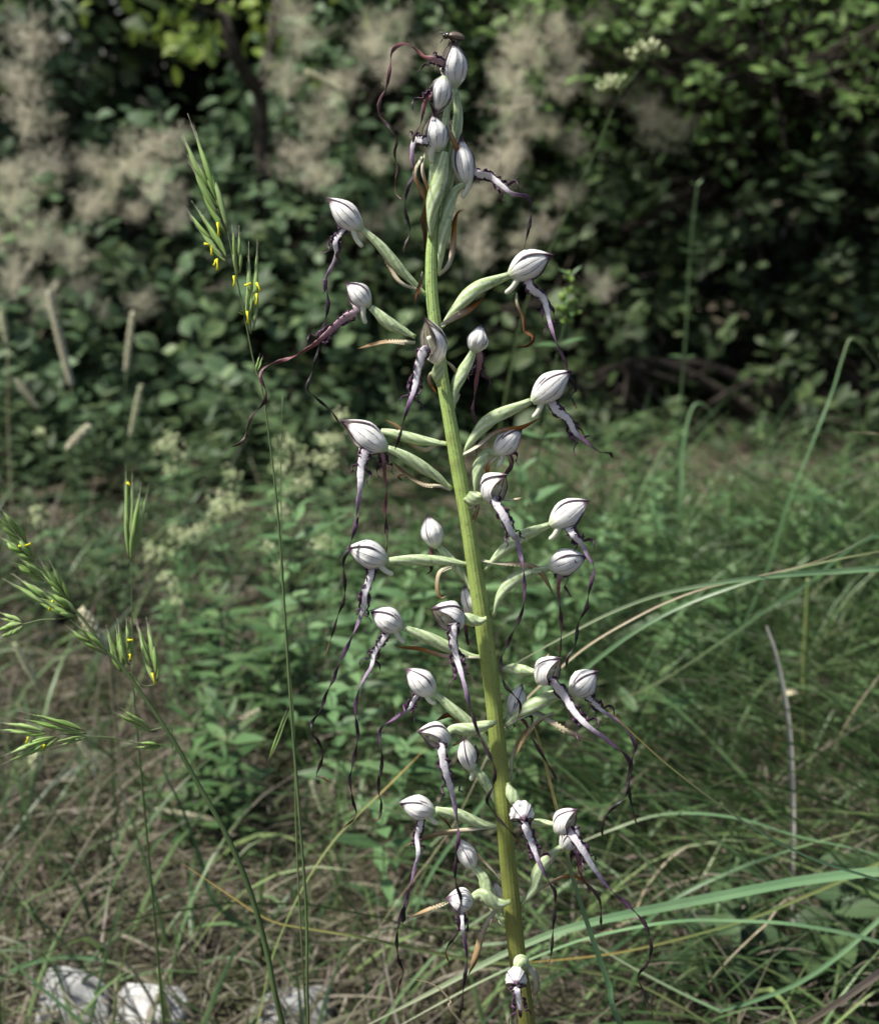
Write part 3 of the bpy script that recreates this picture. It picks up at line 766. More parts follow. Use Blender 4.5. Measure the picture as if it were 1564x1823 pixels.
# --- the tight top of the spike
FL(z1(690, 1330, 720, 1050, 765, 760, 795, 560, 775, 400), 26, z1(775, 400)[0], z1(768, 148)[0], 53, z1(715, 262, 660, 235, 610, 222, 555, 175, 490, 150, 432, 190, 420, 280, 400, 390, 365, 460, 362, 550, 420, 620, 455, 690, 445, 760, 460, 850, 448, 975, 490, 1020), z=0, lz=3, white=.12, lw=13, lm='lip_red', sa=-4)
FL(z1(640, 1180, 660, 900, 720, 620, 735, 470), 20, z1(722, 330)[0], z1(668, 530)[0], 44, z1(640, 440, 612, 480, 600, 540, 588, 600, 560, 650, 545, 700), z=6, lz=8, white=.2, lm='lip_red', sa=0, br=[(z1(725, 520, 745, 620, 790, 740, 770, 832), 'orange', 8)])
FL(z1(645, 1230, 655, 1080, 700, 900, 722, 750), 30, z1(690, 755)[0], z1(652, 555)[0], 50, z1(610, 690, 556, 690, 540, 780, 552, 870, 520, 950, 502, 1070, 530, 1180, 512, 1250, 492, 1320), z=5, lz=8, white=.2, spur=z1(655, 815)[0], sa=2, br=[(z1(600, 780, 560, 880, 605, 985, 620, 1040, 598, 1130, 612, 1230, 610, 1330), 'dark', 9), (z1(615, 760, 600, 860, 630, 980, 640, 1080), 'orange', 6)])
FL(z1(688, 1430, 705, 1290, 740, 1090, 780, 970, 830, 930), 24, z1(845, 945)[0], z1(822, 675)[0], 42, z1(915, 878, 975, 890, 1040, 940, 1100, 985, 1185, 1005, 1206, 1080, 1190, 1180, 1165, 1290), z=2, lz=3, white=.42, lw=16, spur=z1(822, 1010)[0], br=[(z1(688, 1440, 740, 1385, 768, 1290, 790, 1110, 835, 1070), 'orange', 9), (z1(760, 960, 770, 1000, 765, 1060), 'tan', 8)])
# --- right and left flowers down the spike
FL(z1(620, 1550, 500, 1430, 380, 1290, 265, 1185), 21, z1(265, 1188)[0], z1(80, 1026)[0], 43, z1(145, 1205, 115, 1250, 120, 1320, 95, 1390, 65, 1450, 55, 1530) + z2(560, 150, 575, 300, 540, 450, 500, 620, 460, 750, 500, 800, 590, 880, 640, 950), z=3, white=.16, lw=11, spur=z1(267, 1282)[0], br=[z1(575, 1520, 480, 1480, 420, 1400, 340, 1270, 310, 1168), (z1(600, 1420, 575, 1530, 560, 1600), 'dark', 6)])
FL(z3(235, 480, 330, 370, 480, 225, 675, 145), 27, z1(1080, 1440)[0], z1(1300, 1335)[0], 54, z3(820, 235, 900, 300, 938, 440, 975, 560, 1040, 710, 1060, 780, 1110, 880, 1080, 930, 1115, 1010), z=2, white=.35, lw=17, spur=z1(1060, 1540)[0], br=[(z3(232, 470, 330, 412, 420, 372, 525, 285), 'orange', 11), (z3(725, 260, 730, 330, 770, 420, 780, 510, 830, 550, 800, 600, 710, 612), 'dark', 6)])
FL(z2(1060, 470, 930, 400, 810, 305), 24, z2(808, 300)[0], z2(680, 180)[0], 42, z2(720, 335, 660, 370, 580, 440, 500, 510, 380, 580, 290, 610, 215, 645, 200, 700, 230, 770, 215, 840, 150, 910, 120, 1000, 85, 1060, 0, 1095), z=1, lz=3, white=.26, lw=16, spur=z2(785, 395)[0], br=[(z2(1060, 500, 1000, 498, 900, 500, 738, 535), 'tan', 9)], lm='lip_red')
FL(z2(1190, 740, 1185, 690, 1190, 640, 1200, 600), 24, z2(1192, 620)[0], z2(1118, 385)[0], 50, z2(1108, 545, 1075, 650, 1060, 740, 1030, 830, 1000, 920, 980, 1000, 948, 1095), z=9, tz=15, lz=16, white=.5, lw=17, sa=3, nd=(.55, -.1, -.5), br=[(z2(1195, 690, 1150, 670, 1140, 720, 1190, 790), 'orange', 5)], loose=1)
FL(z3(312, 1015, 330, 880, 395, 745, 450, 620), 24, z3(445, 650)[0], z3(492, 485)[0], 46, z3(485, 690, 470, 800, 450, 950, 440, 1020, 460, 1100, 468, 1180, 460, 1350, 430, 1490), z=-2, lz=-7, white=.22, lm='lip_red', nd=(.1, -.5, .6), br=[(z3(265, 700, 310, 740, 338, 790, 325, 850), 'tan', 6), (z3(315, 1000, 345, 910, 330, 960), 'cream', 8)])
FL(z3(370, 1320, 450, 1200, 580, 1070, 815, 962), 26, z3(825, 970)[0], z3(1060, 785)[0], 50, z3(985, 1020, 1060, 1080, 1100, 1160, 1180, 1230, 1260, 1290, 1330, 1300, 1345, 1330), z=2, white=.5, lw=17, spur=z3(830, 1072)[0], br=[(z3(372, 1315, 470, 1262, 600, 1162, 760, 1130, 888, 1066), 'orange', 8)])
FL(z3(455, 1560, 470, 1420, 520, 1310, 590, 1290), 22, z3(580, 1310)[0], z3(758, 1155)[0], 41, z3(668, 1295, 695, 1340, 690, 1390, 650, 1450), z=-1, white=.2, lm='lip_red', spur=z3(600, 1390)[0], br=[(z3(600, 1320, 545, 1380, 530, 1450), 'orange', 7), (z3(670, 1310, 690, 1380, 640, 1440), 'dark', 6)])
FL(z3(395, 1600, 450, 1590, 500, 1580), 27, z3(520, 1600)[0], z3(655, 1460)[0], 54, z3(592, 1620, 650, 1720, 700, 1830) + z5(580, 400, 605, 500, 628, 640, 622, 840, 572, 970, 500, 1120, 478, 1200, 500, 1340, 560, 1410, 605, 1480, 575, 1600), z=8, tz=13, lz=14, white=.22, lw=17, sa=2, nd=(-.6, -.4, -.45), br=[(z3(420, 1660, 470, 1640, 440, 1750), 'tan', 8), (z3(620, 1600, 690, 1606, 740, 1595, 768, 1585), 'cream', 4)], loose=1)
FL(z2(1262, 1315, 1150, 1225, 1010, 1135, 905, 1090), 24, z2(905, 1095)[0], z2(664, 955)[0], 51, z2(790, 1095, 760, 1180, 755, 1290, 740, 1420, 718, 1560) + z4(355, 150, 300, 340, 260, 440, 270, 650, 220, 800, 160, 1000, 150, 1040), z=4, lz=6, white=.18, lw=17, br=[z2(1255, 1322, 1200, 1300, 1100, 1290, 1000, 1230, 920, 1150), (z2(1010, 1240, 970, 1245, 990, 1270), 'dark', 4)])
FL(z2(1242, 1068, 1100, 1045, 960, 1010, 870, 995), 22, z2(880, 1010)[0], z2(760, 1120)[0], 40, z2(885, 1150, 890, 1240, 900, 1320, 890, 1450, 900, 1560) + z4(535, 150, 545, 300, 535, 380), z=-3, white=.15, lw=12, lm='lip_red', br=[(z2(1240, 1062, 1190, 1060, 1120, 1095, 1040, 1060, 960, 970, 888, 928), 'tan', 9)])
FL(z4(1075, 455, 900, 432, 700, 422, 545, 432), 22, z4(548, 432)[0], z4(300, 358)[0], 50, z4(435, 528, 400, 640, 390, 740, 340, 870, 270, 1020, 215, 1140, 200, 1190, 150, 1290, 110, 1400, 50, 1490, 60, 1560, 95, 1600, 125, 1700, 85, 1820) + z6(120, 850, 182, 890), z=3, white=.2, lw=15, spur=z4(582, 520)[0], br=[(z4(970, 462, 890, 505, 872, 600, 890, 672, 930, 660), 'tan', 8)])
FL(z4(1088, 620, 1045, 535, 970, 440, 860, 325), 20, z4(865, 350)[0], z4(808, 155)[0], 45, z4(830, 370, 822, 420, 830, 490, 800, 520), z=-2, lz=-4, nd=(.3, -.3, .8), white=.3, lm='lip_red', lobes=False, br=[(z4(1080, 620, 1050, 560, 990, 480), 'cream', 7)])
FL(z4(1185, 830, 1150, 800, 1090, 770), 24, z4(1105, 790)[0], z4(1045, 610)[0], 36, z4(1050, 820, 1060, 930, 1070, 980), z=-4, lz=-6, white=.3, lm='lip_red', nd=(.4, -.2, .8), sa=-2)
FL(z4(1190, 805, 1130, 825, 1050, 800, 1000, 800), 24, z4(1030, 850)[0], z4(850, 752)[0], 55, z4(972, 850, 970, 950, 990, 1050, 1020, 1150, 1050, 1260, 1080, 1380, 1110, 1480) + z6(1140, 580, 1200, 700, 1240, 800, 1230, 910, 1190, 1000, 1230, 1070, 1270, 1130, 1340, 1200, 1440, 1300), z=7, tz=14, lz=15, white=.26, lw=17, sa=8, nd=(.4, -.6, -.55), br=[(z4(1170, 815, 1120, 840, 1050, 852), 'orange', 7)], loose=1)
FL(z4(1160, 1060, 1040, 1040, 920, 980, 780, 915, 648, 868), 24, z4(648, 870)[0], z4(446, 765)[0], 45, z4(510, 950, 460, 1030, 440, 1120, 370, 1240, 335, 1400, 350, 1520, 350, 1600, 310, 1800) + z6(300, 860, 320, 1000, 340, 1100, 262, 1180), z=2, white=.2, lw=13, spur=z4(658, 965)[0], br=[(z4(1150, 1062, 1000, 1055, 900, 1045, 760, 1000, 640, 992, 580, 970), 'orange', 7)])
FL(z4(1220, 1650, 1140, 1540, 1050, 1460, 960, 1385, 852, 1292), 22, z4(850, 1305)[0], z4(682, 1145)[0], 46, z4(715, 1340, 680, 1400, 600, 1450, 510, 1510, 490, 1590, 510, 1700, 500, 1820) + z6(490, 840, 490, 960, 505, 1020, 490, 1120, 450, 1120), z=1, white=.14, lw=11, spur=z4(858, 1360)[0], br=[(z4(1110, 1570, 1060, 1530, 1010, 1470, 940, 1430, 850, 1475), 'dark', 9)])
FL(z6(1255, 490, 1100, 535, 980, 535, 940, 560), 25, z6(955, 610)[0], z6(750, 562)[0], 46, z6(895, 660, 905, 740, 930, 840, 960, 940, 985, 1060, 1000, 1170, 1005, 1250, 985, 1400, 990, 1540, 1020, 1640, 1005, 1740) + z8(690, 1080, 620, 1180, 600, 1240, 625, 1310), z=7, tz=11, lz=13, white=.26, lw=16, sa=6, nd=(.2, -.75, -.5), br=[(z6(1250, 490, 1200, 520, 1180, 545), 'cream', 8), (z6(1070, 570, 1000, 630, 960, 650), 'tan', 5)], loose=1)
FL(z6(1262, 1050, 1215, 930, 1150, 840, 1100, 790), 21, z6(1095, 815)[0], z6(1043, 605)[0], 34, z6(1120, 720, 1110, 760, 1130, 700, 1112, 640), z=-1, white=.1, lm='lip_red', lobes=False, spur=z6(1085, 875)[0], nd=(-.6, -.2, .3), br=[(z6(1215, 640, 1150, 600, 1110, 570), 'cream', 6)])
FL(z6(1275, 1172, 1150, 1155, 1000, 1090, 855, 1062), 23, z6(855, 1075)[0], z6(632, 1028)[0], 42, z6(755, 1175, 735, 1250, 745, 1340, 720, 1450, 670, 1640, 648, 1790) + z8(310, 900, 260, 1110, 270, 1280, 305, 1370, 280, 1440, 245, 1530), z=3, white=.2, lw=12, spur=z6(878, 1155)[0], br=[(z6(1210, 1178, 1050, 1195, 900, 1210, 790, 1240, 650, 1302), 'tan', 8), (z6(870, 1090, 920, 1140, 965, 1195), 'dark', 4)])
FL(z6(1310, 1790, 1250, 1740, 1195, 1590, 1165, 1500, 1100, 1435), 24, z6(1105, 1450)[0], z6(1005, 1265)[0], 36, z6(1050, 1300, 1030, 1340, 1040, 1370), z=-2, white=.3, lm='lip_red', lobes=False, nd=(.5, -.3, .5), br=[(z6(1280, 1520, 1200, 1430, 1100, 1320, 1020, 1250), 'tan', 4)])
FL(z8(1050, 880, 950, 895, 850, 825, 790, 850), 27, z8(785, 890)[0], z8(618, 858)[0], 43, z8(705, 960, 715, 1060, 730, 1150, 748, 1280, 725, 1450, 710, 1600, 685, 1700), z=6, tz=9, lz=10, white=.25, lw=13, sa=6, nd=(.1, -.8, -.35), br=[(z8(640, 865, 500, 930, 350, 992), 'tan', 7), (z8(960, 905, 870, 1050, 820, 1230, 752, 1400), 'tan', 11)])
FL(z8(1015, 1060, 1000, 1010, 990, 960), 20, z8(1000, 970)[0], z8(928, 752)[0], 30, z8(960, 980, 980, 1050), z=-7, sa=-2, white=.4, lm='lip_red', lobes=False, nd=(.4, -.2, .5))
FL(z7(282, 400, 290, 360, 300, 330), 22, z7(298, 345)[0], z7(352, 195)[0], 37, z7(345, 345, 370, 380, 400, 450, 480, 580, 518, 650), z=-3, lz=-6, sa=-1, white=.18, lm='lip_red', nd=(-.5, -.4, .5), br=[(z7(300, 650, 300, 540, 340, 430, 420, 370, 500, 320), 'tan', 7)])
FL(z5(470, 1245, 600, 1245, 700, 1265), 22, z5(715, 1330)[0], z5(855, 1185)[0], 50, z5(815, 1330, 890, 1420, 960, 1530, 1050, 1620, 1160, 1700, 1300, 1820) + z7(860, 640, 850, 720, 770, 800, 735, 870, 742, 940), z=6, tz=10, lz=11, white=.34, lw=17, sa=-2, nd=(-.6, -.4, -.45), loose=1, br=[(z5(770, 1230, 775, 1180, 790, 1140), 'cream', 4)])
FL(z5(500, 1610, 640, 1510, 800, 1420, 930, 1400), 27, z5(930, 1410)[0], z5(1095, 1275)[0], 48, z5(1060, 1440, 1130, 1510, 1220, 1570, 1300, 1650, 1350, 1740) + z7(885, 520, 870, 600, 868, 720, 900, 860), z=1, white=.2, lw=12, br=[(z5(510, 1610, 600, 1560, 680, 1530, 760, 1560, 900, 1640, 1100, 1720), 'cream', 10), (z5(820, 1520, 700, 1590, 630, 1700, 570, 1820), 'tan', 7)])
FL(z5(370, 605, 480, 490, 630, 372, 790, 308), 24, z5(795, 312)[0], z5(1035, 170)[0], 50, z5(950, 378, 1000, 430, 1040, 510, 1080, 590, 1050, 740, 1030, 850, 980, 950, 960, 1080, 910, 1170, 900, 1290), z=1, lz=4, white=.17, lw=15, spur=z5(792, 405)[0], br=[(z5(345, 540, 480, 562, 650, 568, 740, 620, 830, 780), 'tan', 8)])
FL(z5(425, 900, 480, 760, 600, 640, 790, 585), 24, z5(780, 585)[0], z5(1015, 525)[0], 47, z5(865, 640, 850, 720, 862, 850, 870, 980, 860, 1160), z=-1, white=.12, lw=12, lm='lip_red')
FL(z7(280, 660, 295, 710, 330, 770), 24, z7(345, 785)[0], z7(358, 838)[0], 46, z7(362, 860, 400, 960, 430, 1040, 480, 1140, 510, 1200, 500, 1350, 490, 1480, 474, 1550), z=6, bz=4, tz=15, lz=14, white=.32, lw=17, sa=2, nd=(0, -1, .1), loose=1)
FL(z7(270, 870, 430, 852, 505, 862), 17, z7(512, 900)[0], z7(605, 798)[0], 44, z7(585, 905, 640, 980, 700, 1080, 780, 1180, 870, 1260, 940, 1340, 970, 1430, 960, 1520, 910, 1590, 930, 1660, 980, 1780), z=8, tz=11, lz=12, sa=-4, white=.24, lw=16, nd=(-.55, -.5, -.4), loose=1, br=[(z7(540, 850, 510, 835, 490, 828), 'tan', 4)])
FL(z7(345, 1250, 410, 1170, 430, 1080, 490, 1010, 545, 965), 24, z7(540, 985)[0], z7(622, 880)[0], 36, z7(612, 985, 620, 1020, 640, 1120, 720, 1220, 730, 1350), z=-4, white=.18, lm='lip_red', br=[(z7(350, 1240, 450, 1160, 560, 1110, 640, 1130, 690, 1210), 'orange', 6)])
FL(z7(362, 1570, 358, 1530, 338, 1525, 328, 1575), 24, z7(326, 1590)[0], z7(322, 1632)[0], 42, z7(322, 1655, 335, 1720, 342, 1795), z=10, bz=9, tz=17, lz=17, sa=3, white=.8, lw=16, nd=(0, -1, .1), loose=1, br=[(z7(365, 1540, 400, 1580, 412, 1640, 400, 1700), 'cream', 14)])

# ------------------------------------------------------------------ beetle on the topmost hood
def m_beetle():
    n = NT('beetle_shell'); nz = n.noise(1500, n.obj(), 3)
    return n.out(n.ramp(nz, [(.3, (.012, .009, .007)), (.7, (.045, .032, .022))]), .25, 0, .6)
MAT['beetle'] = m_beetle(); MAT['beetle_w'] = NT('beetle_wing').out((.10, .075, .05), .3, 0, .7)
bz_ = 1.0
b0, b1 = O((789, 61), bz_), O((826, 70), bz_)
beetle = thing('beetle', O((806, 78), bz_), 'small dark shiny beetle perched on the topmost white hood', 'beetle')
BO = beetle.location.copy(); ax = (b1 - b0); BL = ax.length; ax.normalize()
up = Vector((0, -.25, 1)); up = (up - ax * up.dot(ax)).normalized(); sd3 = ax.cross(up)
def bodyseg(name, t0, t1, w0, wm, w1, mat, lift=0.0, flat=.85, seg=12):
    path = [b0 + ax * BL * (t0 + (t1 - t0) * i / 8) + up * lift for i in range(9)]
    MB().tube(path, lambda t: interp([(0, w0), (.12, w0 + (wm - w0) * .6), (.5, wm), (.85, w1 + (wm - w1) * .55), (1, w1)], t), seg, flat=flat, ref=up).build(name, mat, beetle, BO)
bodyseg('abdomen', .28, .98, .0009, .00165, .0005, MAT['beetle'], -.0002)
for sg in (-1, 1):
    path = [b0 + ax * BL * (.27 + .74 * i / 8) + up * (.00035 + .0003 * math.sin(i / 8 * 3.1)) + sd3 * sg * .00075 for i in range(9)]
    MB().tube(path, lambda t: .0012 * interp([(0, .65), (.3, 1), (.7, .9), (.93, .5), (1, .12)], t), 10, flat=.75, ref=up).build('wing_case', MAT['beetle_w'], beetle, BO)
bodyseg('thorax', .10, .32, .0007, .00135, .0011, MAT['beetle'])
bodyseg('head', -.02, .14, .0004, .0008, .0006, MAT['beetle'], -.0003)
for sg in (-1, 1):
    for k, t in enumerate((.16, .34, .55)):
        p0 = b0 + ax * BL * t - up * .0010 + sd3 * sg * .0008
        p1 = p0 + sd3 * sg * .0012 + ax * (-.0008 + .0008 * k) + up * .0003
        p2 = p1 + sd3 * sg * .0002 - up * .0018 + ax * (-.0006 + .0006 * k)
        MB().tube([p0, p0.lerp(p1, .5), p1, p1.lerp(p2, .5), p2], lambda t: .00022 * (1.1 - .6 * t), 6).build('leg', MAT['beetle'], beetle, BO)
    p0 = b0 - ax * BL * .02 + sd3 * sg * .0003
    MB().tube(crm([p0, p0 - ax * .0006 + sd3 * sg * .0006 + up * .0003, p0 - ax * .0014 + sd3 * sg * .0009], 4), .00011, 5).build('antenna', MAT['beetle'], beetle, BO)

# ------------------------------------------------------------------ brome grasses in the foreground
MAT['culm'] = leaf_mat('culm', [(.05, .085, .03), (.07, .11, .035)], 'obj', .45, 0, .35)
def m_spk():
    n = NT('spikelet'); u, v = n.uv(); r = n.rnd('attr')
    c = n.ramp(v, [(0, (.13, .17, .05)), (.3, (.22, .38, .08)), (.65, (.30, .45, .14)), (.85, (.48, .46, .36)), (1, (.30, .24, .22))])
    c = n.mix(n.math('MULTIPLY', r, .5), c, (.33, .40, .22))
    return n.out(c, .45, .25, .35)
MAT['spk'] = m_spk()
MAT['anther'] = NT('anther').out((.74, .68, .02), .5, .2, .3)
def spikelet(root, o_, b, t, w_, k, seed):
    """spikelet: overlapping pointed scales in two rows, each with a fine awn"""
    rg = random.Random(seed); ax_ = t - b; Ls = ax_.length; ax_.normalize()
    sd_ = ax_.cross(Vector((rg.uniform(-.4, .4), -1, 0))).normalized(); dp = sd_.cross(ax_)
    m = MB(); nl = k
    for i in range(nl):
        f = i / nl; sgn = 1 if i % 2 else -1
        p0 = b + ax_ * Ls * .42 * f + sd_ * sgn * w_ * .10
        ll = Ls * (.50 + .06 * rg.random()) * (1 if f < .7 else .85)
        sp_ = sgn * w_ * (.30 - .12 * f)
        pm_ = p0 + ax_ * ll * .5 + sd_ * sp_ + dp * rg.uniform(-.2, .2) * w_
        pe = p0 + ax_ * ll * .86 + sd_ * sp_ * 1.1
        pa = p0 + ax_ * ll * (1.15 + .2 * rg.random()) + sd_ * sp_ * (1.25 + .3 * rg.random())
        c = crm([p0, pm_, pe, pa], 4)
        m.tube(c, lambda q: w_ * .19 * interp([(0, .35), (.25, 1), (.5, .85), (.70, .28), (.75, .09), (1, .05)], q), 6, flat=.55, ref=dp, rnd=rg.random())
    return m.build('spikelet', MAT['spk'], root, o_)
def brome(label, stem, d, spk, anth, branches=(), sw=5, group='brome grasses', ext=True, dd=None):
    dd = dd or (lambda py: d)
    A = lambda p: at(p[0], p[1], dd(p[1]))
    pts = [A(p) for p in stem]; pm = S * d
    if ext:
        e = pts[-1]; tn = (pts[-1] - pts[-2]).normalized()
        q = e + Vector((tn.x * .10, tn.y * .05 + .01, -e.z * .55)); g = Vector((e.x + tn.x * .16, e.y + tn.y * .08 + .012, 0)); g.z = gz(g.x, g.y) - .004
        pts += [q, g]
    base = pts[-1].copy(); base.z = gz(base.x, base.y)
    root = thing('brome_grass', base, label, 'grass', group)
    c = crm(pts, 7)
    MB().tube(c, lambda t: pm * sw * (.22 + .30 * min(1, t * 2.6)), 7, rnd=.5).build('culm', MAT['culm'], root, base)
    for bp in branches:
        MB().tube(crm([A(p) for p in bp], 6), lambda t: pm * 1.1, 5, rnd=.5).build('branch', MAT['culm'], root, base)
    sps = []
    for i, (bx, by, tx, ty, w_) in enumerate(spk):
        b_ = A((bx, by)); t_ = A((tx, ty)) + Vector((0, random.uniform(-.006, .006), 0))
        o = spikelet(root, base, b_, t_, w_ * pm, 11 if w_ > 12 else 6, i * 17 + int(bx)); sps.append((o, (b_ + t_) / 2))
    for x, y, x2, y2 in anth:
        p0, p1 = A((x, y)) - Vector((0, .0012, 0)), A((x2, y2)) - Vector((0, .0018, 0))
        o = min(sps, key=lambda q: (q[1] - p0).length)[0]
        MB().tube([p0, p0.lerp(p1, .5) + Vector((.0001, 0, .0001)), p1], lambda t: pm * 2.4 * (.8 + .3 * math.cos(t * 6.28)), 6).build('anther', MAT['anther'], o, base)
    return root
q = Zm(300, 200, .2741)
def SPK(zf, *rows): return [(*zf(a, b_)[0], *zf(c, d_)[0], w_) for a, b_, c, d_, w_ in rows]
def ANT(zf, *rows): return [(*zf(a, b_)[0], *zf(c, d_)[0]) for a, b_, c, d_ in rows]
brome('upright brome grass with yellow anthers left of the orchid top', [q(370, 690)[0], q(400, 850)[0], q(440, 1060)[0], q(490, 1300)[0], q(560, 1650)[0], (466, 690), (482, 800), (496, 930), (506, 1080), (518, 1260), (532, 1440), (545, 1620), (549, 1823)], .50,
      SPK(q, (388, 800, 90, 20, 30), (350, 650, 132, 250, 16), (385, 970, 118, 590, 22), (458, 1060, 446, 690, 15), (542, 1440, 548, 790, 20), (520, 1360, 532, 1130, 12), (490, 1310, 462, 1270, 7), (572, 1690, 606, 1560, 8)),
      ANT(q, (322, 715, 330, 800), (238, 852, 268, 858), (278, 870, 286, 925), (318, 950, 322, 1020), (428, 1060, 430, 1125), (500, 1122, 540, 1108), (574, 1105, 600, 1160), (576, 1175, 574, 1245), (514, 1290, 520, 1365), (310, 960, 300, 990)), sw=5)
q2 = Zm(0, 860, .2238); q3 = Zm(0, 1200, .3837)
def dl(py): return .515 + .00002 * (py - 900)
brome('leaning brome grass with dark culm and many green spikelets, lower left', [q2(280, 620)[0], q2(400, 760)[0], q2(560, 970)[0], q2(660, 1080)[0], q2(830, 1310)[0], q2(1000, 1500)[0], (300, 1305), (352, 1395), (405, 1490), (446, 1590), (474, 1690), (503, 1823)], .52,
      SPK(q2, (215, 500, -40, 130, 24), (280, 620, 0, 370, 26), (360, 770, 100, 540, 20), (560, 950, 360, 540, 22), (520, 900, 300, 630, 16), (570, 1060, -10, 740, 22), (620, 1050, 300, 820, 24), (850, 1360, 540, 1070, 22),
          (175, 1130, -60, 1230, 20), (180, 1112, -60, 1085, 14), (975, 1500, 870, 1110, 22), (1030, 1440, 968, 1040, 20), (1250, 1600, 1085, 1070, 24))
      + SPK(q3, (405, 272, 70, 150, 18), (215, 272, -40, 262, 20), (275, 290, -10, 400, 20), (400, 290, 240, 310, 12), (700, 262, 535, 130, 20), (745, 335, 620, 315, 14)),
      ANT(q2, (160, 492, 215, 490), (215, 490, 255, 472), (400, 1000, 432, 925), (1025, 1240, 1065, 1236), (1040, 1350, 1044, 1390), (1215, 1500, 1240, 1585)) + ANT(q3, (128, 312, 138, 285), (208, 335, 212, 320)),
      branches=[q2(600, 1060, 480, 1080, 330, 1088, 180, 1125), q3(760, 335, 640, 322, 520, 295, 400, 288, 270, 275), q2(1000, 1500, 1050, 1520, 1140, 1610, 1250, 1600), q3(800, 345, 790, 250, 700, 262), q2(1000, 1500, 985, 1480, 1030, 1440)], sw=10, dd=dl)
brome('small brome stalk with two spikelets near the left edge', [(233, 985), (235, 1060), (236, 1110), (237, 1180), (240, 1250)], .60,
      [(231, 995, 226, 820, 15), (235, 1000, 264, 840, 17), (233, 985, 250, 870, 10)], [(228, 858, 233, 862)], sw=4)
brome('thin bare grass culm standing just right of the leaning brome', [(503, 705), (500, 860), (503, 1000), (512, 1150), (524, 1300), (528, 1500), (546, 1823)], .54, [(478, 1358, 523, 1238, 7)], [], sw=3)

# ------------------------------------------------------------------ single grass blades that stand out
def m_blade(name, a, b, c):
    n = NT(name); u, v = n.uv(); nz = n.noise(40, n.obj(), 4)
    st = n.math('ABSOLUTE', n.math('SUBTRACT', n.math('FRACT', n.math('MULTIPLY', u, 5)), .5))
    col = n.mix(n.step(v, .75, 1.0), n.mix(n.step(nz, .35, .7), a, b), c)
    col = n.mix(n.math('MULTIPLY', n.step(st, .2, .45), .35), col, n.mix(.5, col, (.3, .36, .24)))
    return n.out(col, .4, .25, .4)
MAT['bl_green'] = m_blade('blade_green', (.07, .15, .06), (.10, .19, .08), (.20, .22, .10))
MAT['bl_mid'] = m_blade('blade_mid', (.09, .19, .08), (.12, .23, .10), (.46, .34, .09))
MAT['bl_pale'] = m_blade('blade_pale', (.13, .25, .115), (.17, .29, .14), (.30, .33, .2))
MAT['bl_yel'] = m_blade('blade_yellow', (.13, .20, .06), (.20, .22, .07), (.42, .28, .07))
MAT['bl_straw'] = m_blade('blade_straw', (.34, .28, .18), (.42, .36, .26), (.30, .24, .16))
MAT['bl_grey'] = m_blade('blade_grey', (.46, .43, .38), (.56, .53, .48), (.5, .47, .42))
MAT['bl_brown'] = m_blade('blade_brown', (.13, .095, .085), (.17, .13, .11), (.2, .16, .1))
def grass_blade(label, pts, w_, mat='green', root='end', name='lone_grass_blade', cat='grass', tip=.9, ref=(.1, -.6, 1), tw=.6, fold=.22, wst=None):
    """pts: (px, py, depth) from the tip to the root end; a root below the frame runs on to the ground"""
    P = [at(*p) for p in pts]
    e = P[-1]
    if root == 'end' and e.z > .02:
        tn = (P[-1] - P[-2]).normalized()
        sx = .35 * e.z * (1 if tn.x > 0 else -1) * min(1, abs(tn.x) * 2)
        P += [e + Vector((sx * .8 + tn.x * .03, .01, -e.z * .45)), Vector((e.x + sx * 1.3, e.y + .02, gz(e.x + sx * 1.3, e.y + .02) - .004))]
    c = crm(P, 8); o0 = P[-1].copy(); pm = S * pts[len(pts) // 2][2]
    o = MB().blade(c, lambda t: pm * w_ * .5 * interp(wst or [(0, .08), (.08, .42), (.3, .85), (.6, 1), (1, .8)], t), ref=ref, fold=fold, twist=lambda t: tw * math.sin(t * 4 + w_)).build(name, MAT['bl_' + mat], None, o0, smooth=False, top=True)
    # runs tip -> root: turn the colour so that the dry end is the tip
    ul = o.data.uv_layers[0]; a = np.empty(len(ul.data) * 2, np.float32); ul.data.foreach_get('uv', a); a[1::2] = 1 - a[1::2]; ul.data.foreach_set('uv', a)
    return tag(o, label, cat, 'single grass blades')
GB = grass_blade
GB('long pale grass blade arching in from the right edge behind the orchid middle', [(905, 1188, .56), (1000, 1135, .57), (1100, 1085, .58), (1200, 1052, .59), (1350, 1028, .60), (1480, 1018, .61), (1600, 1014, .62), (1750, 1040, .66)], 13, 'pale')
GB('thin straw-tipped grass blade just above the long pale arching blade', [(1556, 948, .60), (1500, 980, .60), (1430, 1006, .60), (1320, 1032, .60), (1230, 1055, .60), (1130, 1100, .61), (1020, 1170, .62), (900, 1290, .64), (800, 1480, .68)], 5, 'straw', tip=.5)
GB('green grass blade below the long pale arching blade, right', [(1600, 975, .66), (1470, 1000, .66), (1350, 1030, .66), (1200, 1085, .67), (1080, 1160, .68), (960, 1270, .7), (880, 1400, .74)], 9, 'green')
GB('widest pale green grass blade crossing low behind the orchid stem', [(640, 1832, .60), (760, 1770, .60), (906, 1694, .60), (1040, 1645, .60), (1300, 1592, .61), (1450, 1565, .62), (1600, 1552, .63), (1760, 1570, .66)], 20, 'pale', tw=.3)
GB('pale grass blade directly beneath the widest low blade', [(700, 1832, .63), (850, 1751, .63), (964, 1700, .63), (1060, 1667, .63), (1194, 1642, .63), (1300, 1640, .64), (1424, 1648, .65), (1570, 1680, .67), (1700, 1740, .68)], 10, 'pale')
GB('narrow yellow-green blade rising to the right edge, lower right', [(900, 1715, .66), (1000, 1708, .66), (1130, 1690, .66), (1320, 1640, .66), (1450, 1588, .66), (1600, 1525, .66), (1760, 1500, .68)], 7, 'yel')
